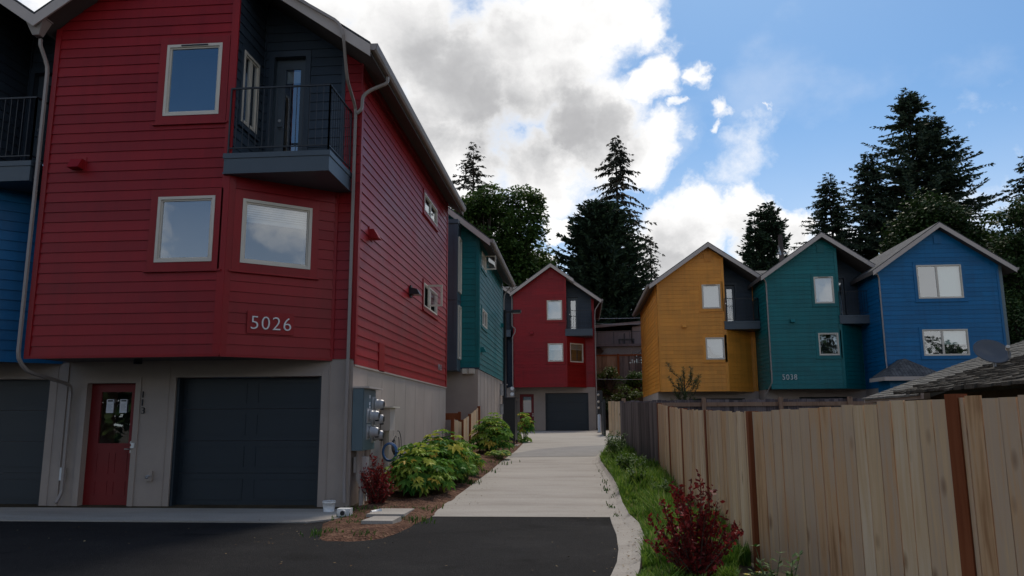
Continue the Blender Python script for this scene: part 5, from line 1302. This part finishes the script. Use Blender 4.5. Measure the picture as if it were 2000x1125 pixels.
# young pine before the orange house
yp = empty('young_pine', (3.95, 30., .4), 'young pine with upright candles in front of the orange house', 'tree'); rnd = random.Random(9); m = MB(); tk = MB()
tk.tube([(3.95, 30., .2), (3.95, 30., 3.3)], [.05, .015], 6)
for k in range(22):
    a = rnd.uniform(0, 6.28); b = Vector((3.95, 30., rnd.uniform(1.2, 2.9))); r_ = rnd.uniform(.12, .62); t_ = min(3.6, b.z + rnd.uniform(.45, .85)); c = Vector((b.x + math.cos(a) * r_, b.y + math.sin(a) * r_, t_))
    mid = b.lerp(c, .5) + Vector((math.cos(a), math.sin(a), 0)) * .12; tk.tube([b, mid, c], [.015, .012, .006], 4)
    for j in range(110):
        q = rnd.uniform(.25, 1.); p = b.lerp(mid, q * 2) if q < .5 else mid.lerp(c, q * 2 - 1); d = (rvec(rnd) + Vector((0, 0, .7))).normalized(); quad(m, p, d * .13, d.cross(rvec(rnd)).normalized() * .008)
m.build('foliage', leaf_mat('pine needles', [(0, (.03, .05, .02)), (.7, (.06, .085, .03)), (1, (.10, .11, .05))], .6, .15), yp); tk.build('trunk', M['bark'], yp)

# ------------------------------------------------------------------ camera
cam = D.cameras.new('camera'); co = D.objects.new('camera', cam); COL.objects.link(co)
cam.sensor_width = 36; cam.lens = 36 * 1510 / 2000; cam.clip_end = 3000; cam.clip_start = .05
CAMR = (Matrix.Rotation(R(4.95), 4, 'Z') @ Matrix.Rotation(R(90 + 9.776), 4, 'X') @ Matrix.Rotation(R(-.282), 4, 'Z'))
co.matrix_world = Matrix.Translation((0, 0, 1.45)) @ CAMR
scene.camera = co

# ------------------------------------------------------------------ sky and light
SUN_AZ, SUN_EL = R(12), R(50)          # azimuth from +Y towards +X
w = D.worlds.new('World'); scene.world = w; w.use_nodes = True; nt = w.node_tree; nt.nodes.clear()
out = N(nt, 'ShaderNodeOutputWorld'); bg = N(nt, 'ShaderNodeBackground'); nt.links.new(bg.outputs[0], out.inputs[0]); bg.inputs[1].default_value = .108
sky = N(nt, 'ShaderNodeTexSky', sky_type='NISHITA'); sky.sun_disc = False; sky.sun_elevation = SUN_EL; sky.sun_rotation = SUN_AZ
sky.air_density = 1.; sky.dust_density = .6; sky.ozone_density = 2.2
tc = N(nt, 'ShaderNodeTexCoord'); DIR = tc.outputs['Generated']
def math_(op, a, b=None, c=None, clamp=False):
    n = N(nt, 'ShaderNodeMath', operation=op); n.use_clamp = clamp
    for i, v in enumerate((a, b, c)):
        if v is None: continue
        if isinstance(v, (int, float)): n.inputs[i].default_value = v
        else: nt.links.new(v, n.inputs[i])
    return n.outputs[0]
def smooth(v, lo, hi):
    n = N(nt, 'ShaderNodeMapRange', interpolation_type='SMOOTHSTEP'); n.inputs[1].default_value = lo; n.inputs[2].default_value = hi; nt.links.new(v, n.inputs[0]); return n.outputs[0]
def fbm(scale, detail, rough, off, stretch=(1, 1, 1), dist=0.):
    mp = N(nt, 'ShaderNodeMapping'); mp.inputs['Location'].default_value = off; mp.inputs['Scale'].default_value = stretch; nt.links.new(DIR, mp.inputs[0])
    n = N(nt, 'ShaderNodeTexNoise'); n.inputs['Scale'].default_value = scale; n.inputs['Detail'].default_value = detail; n.inputs['Roughness'].default_value = rough; n.inputs['Distortion'].default_value = dist
    nt.links.new(mp.outputs[0], n.inputs[0]); return n.outputs[0]
def warp(src, scale, amt, off):
    mp = N(nt, 'ShaderNodeMapping'); mp.inputs['Location'].default_value = off; nt.links.new(src, mp.inputs[0])
    n = N(nt, 'ShaderNodeTexNoise'); n.inputs['Scale'].default_value = scale; n.inputs['Detail'].default_value = 6; n.inputs['Roughness'].default_value = .6; nt.links.new(mp.outputs[0], n.inputs[0])
    s = N(nt, 'ShaderNodeVectorMath', operation='SUBTRACT'); nt.links.new(n.outputs['Color'], s.inputs[0]); s.inputs[1].default_value = (.5, .5, .5)
    k = N(nt, 'ShaderNodeVectorMath', operation='SCALE'); nt.links.new(s.outputs[0], k.inputs[0]); k.inputs['Scale'].default_value = amt
    a = N(nt, 'ShaderNodeVectorMath', operation='ADD'); nt.links.new(src, a.inputs[0]); nt.links.new(k.outputs[0], a.inputs[1]); return a.outputs[0]
WARP = warp(warp(DIR, 6., .12, (1., 4., 2.)), 22., .05, (5., 1., 7.))
def pole(az, el):                       # compass direction of a cloud mass
    return (math.sin(R(az)) * math.cos(R(el)), math.cos(R(az)) * math.cos(R(el)), math.sin(R(el)))
def mass(lst):
    acc = None
    for (az, el, r, k) in lst:
        d = N(nt, 'ShaderNodeVectorMath', operation='DISTANCE'); nt.links.new(WARP, d.inputs[0]); d.inputs[1].default_value = pole(az, el)
        n = N(nt, 'ShaderNodeMapRange', interpolation_type='SMOOTHSTEP'); n.inputs[1].default_value = R(r); n.inputs[2].default_value = R(r) * .15; n.inputs[3].default_value = 0; n.inputs[4].default_value = k
        nt.links.new(d.outputs['Value'], n.inputs[0])
        acc = n.outputs[0] if acc is None else math_('MAXIMUM', acc, n.outputs[0])
    return acc
CLOUDS =  [(-20.2, 31.3, 11.4, 1), (-14.6, 27.9, 8.7, 1), (-8.9, 24.3, 9.1, 1), (-2.8, 26.4, 8.7, 1), (2.5, 29.3, 5.7, 1), (1.1, 21.7, 6.5, 1), (5.7, 19.6, 4.2, 0.9), (5.5, 24.3, 3.0, 0.85), (5.5, 27.7, 3.0, 0.8), (-8.9, 18.5, 7.2, 0.95), (-2.5, 18.5, 5.7, 0.85), (-6.5, 14.0, 5.7, 0.8), (-13.6, 19.5, 7.6, 1), (-1.4, 14.7, 2.1, 0.85), (-3.0, 12.1, 3.4, 0.9), (8.9, 13.9, 4.9, 1), (12.5, 14.1, 4.2, 1), (14.9, 13.5, 3.4, 0.85), (6.5, 11.9, 4.6, 0.95), (13.8, 11.4, 4.9, 1), (18.5, 11.1, 4.2, 0.6), (10.4, 21.9, 1.6, 0.62), (8.6, 24.4, 1.4, 0.6), (10.1, 20.4, 1.1, 0.6), (7.4, 22.4, 1.1, 0.6), (12.0, 18.1, 4.2, 0.42), (27.8, 13.3, 6.5, 0.42), (14.0, 21.3, 0.5, 0.5), (-19.2, 26.5, 2.3, 0.75), (-33.1, 26.4, 9.9, 1), (26.5, 11.6, 4.6, 0.5)]
GREYS =  [(-10.1, 25.0, 7.7, 0.8), (-6.5, 22.2, 7.7, 1), (-0.9, 21.8, 6.1, 1), (2.7, 21.3, 3.6, 0.8), (-12.0, 21.0, 7.7, 0.8), (-4.8, 28.2, 3.6, 0.45), (-14.6, 27.9, 5.1, 0.4), (7.6, 11.8, 4.6, 0.7), (13.1, 11.8, 4.6, 0.6), (1.7, 28.0, 2.6, 0.35), (-19.3, 27.5, 6.1, 0.6)]
CLOUDS += [(175, 7, 14, 1), (190, 10, 12, 1), (155, 9, 13, 1), (215, 6, 13, 1), (240, 20, 16, 1), (120, 22, 18, 1), (95, 12, 14, 1), (285, 30, 20, 1), (60, 40, 16, .9), (-60, 28, 20, 1), (165, 55, 18, .9), (20, 62, 20, 1), (-50, 60, 22, 1), (70, 9, 10, .9), (260, 8, 12, 1)]
M1 = mass(CLOUDS); G1 = mass(GREYS)
f1 = fbm(9., 11, .62, (3.1, 1.7, .4), (1, 1, 1.25), .15); f2 = fbm(5.5, 7, .55, (7.3, 2.2, 5.1), (1, 1, 1.3)); f3 = fbm(26., 6, .6, (1.3, 8., 2.))
dens = math_('ADD', M1, math_('MULTIPLY', math_('SUBTRACT', f1, .5), 1.35))
alpha = smooth(dens, .14, .74)
veil = math_('MULTIPLY', smooth(math_('ADD', M1, math_('SUBTRACT', f2, .5)), .05, .9), .30)
sx = N(nt, 'ShaderNodeSeparateXYZ'); nt.links.new(DIR, sx.inputs[0])
low = math_('MULTIPLY', smooth(sx.outputs[2], .38, .10), .42)        # pale air low over the trees
alpha = math_('MAXIMUM', math_('MAXIMUM', alpha, math_('MAXIMUM', veil, math_('MULTIPLY', smooth(f2, .48, .75), .22))), math_('MULTIPLY', low, math_('ADD', .55, f2)))
thick = math_('ADD', math_('MULTIPLY', G1, .85), math_('MULTIPLY', math_('SUBTRACT', f2, .5), .55))
thick = math_('ADD', thick, math_('MULTIPLY', math_('SUBTRACT', f1, .5), 1.0))
core = math_('MULTIPLY', smooth(thick, -.12, 1.0), smooth(dens, .3, .95))
cr = ramp(nt, core, [(0, (9.6, 9.5, 9.4)), (.25, (8.3, 8.25, 8.2)), (.5, (7.0, 6.95, 6.95)), (.75, (5.7, 5.7, 5.75)), (1., (4.2, 4.2, 4.3))])
tint = N(nt, 'ShaderNodeMix', data_type='RGBA', blend_type='MULTIPLY'); tint.inputs[0].default_value = 1.
nt.links.new(sky.outputs[0], tint.inputs[6]); tint.inputs[7].default_value = (.55, .78, .93, 1)
mixc = N(nt, 'ShaderNodeMix', data_type='RGBA'); nt.links.new(alpha, mixc.inputs[0]); nt.links.new(tint.outputs[2], mixc.inputs[6]); nt.links.new(cr, mixc.inputs[7])
nt.links.new(mixc.outputs[2], bg.inputs[0])

sun = D.lights.new('sun', 'SUN'); sun.energy = 2.0; sun.angle = R(10); sun.color = (1., .90, .78)
so = D.objects.new('sun', sun); COL.objects.link(so)
sd = Vector((math.sin(SUN_AZ) * math.cos(SUN_EL), math.cos(SUN_AZ) * math.cos(SUN_EL), math.sin(SUN_EL)))
so.rotation_euler = sd.to_track_quat('Z', 'Y').to_euler(); so.location = (0, 20, 60)
vs = scene.view_settings; scene.display_settings.display_device = 'sRGB'
vs.view_transform = 'Standard'; vs.look = 'None'; vs.exposure = .1; vs.gamma = 1.; vs.use_curve_mapping = False
scene.cycles.max_bounces = 6; scene.cycles.transparent_max_bounces = 8
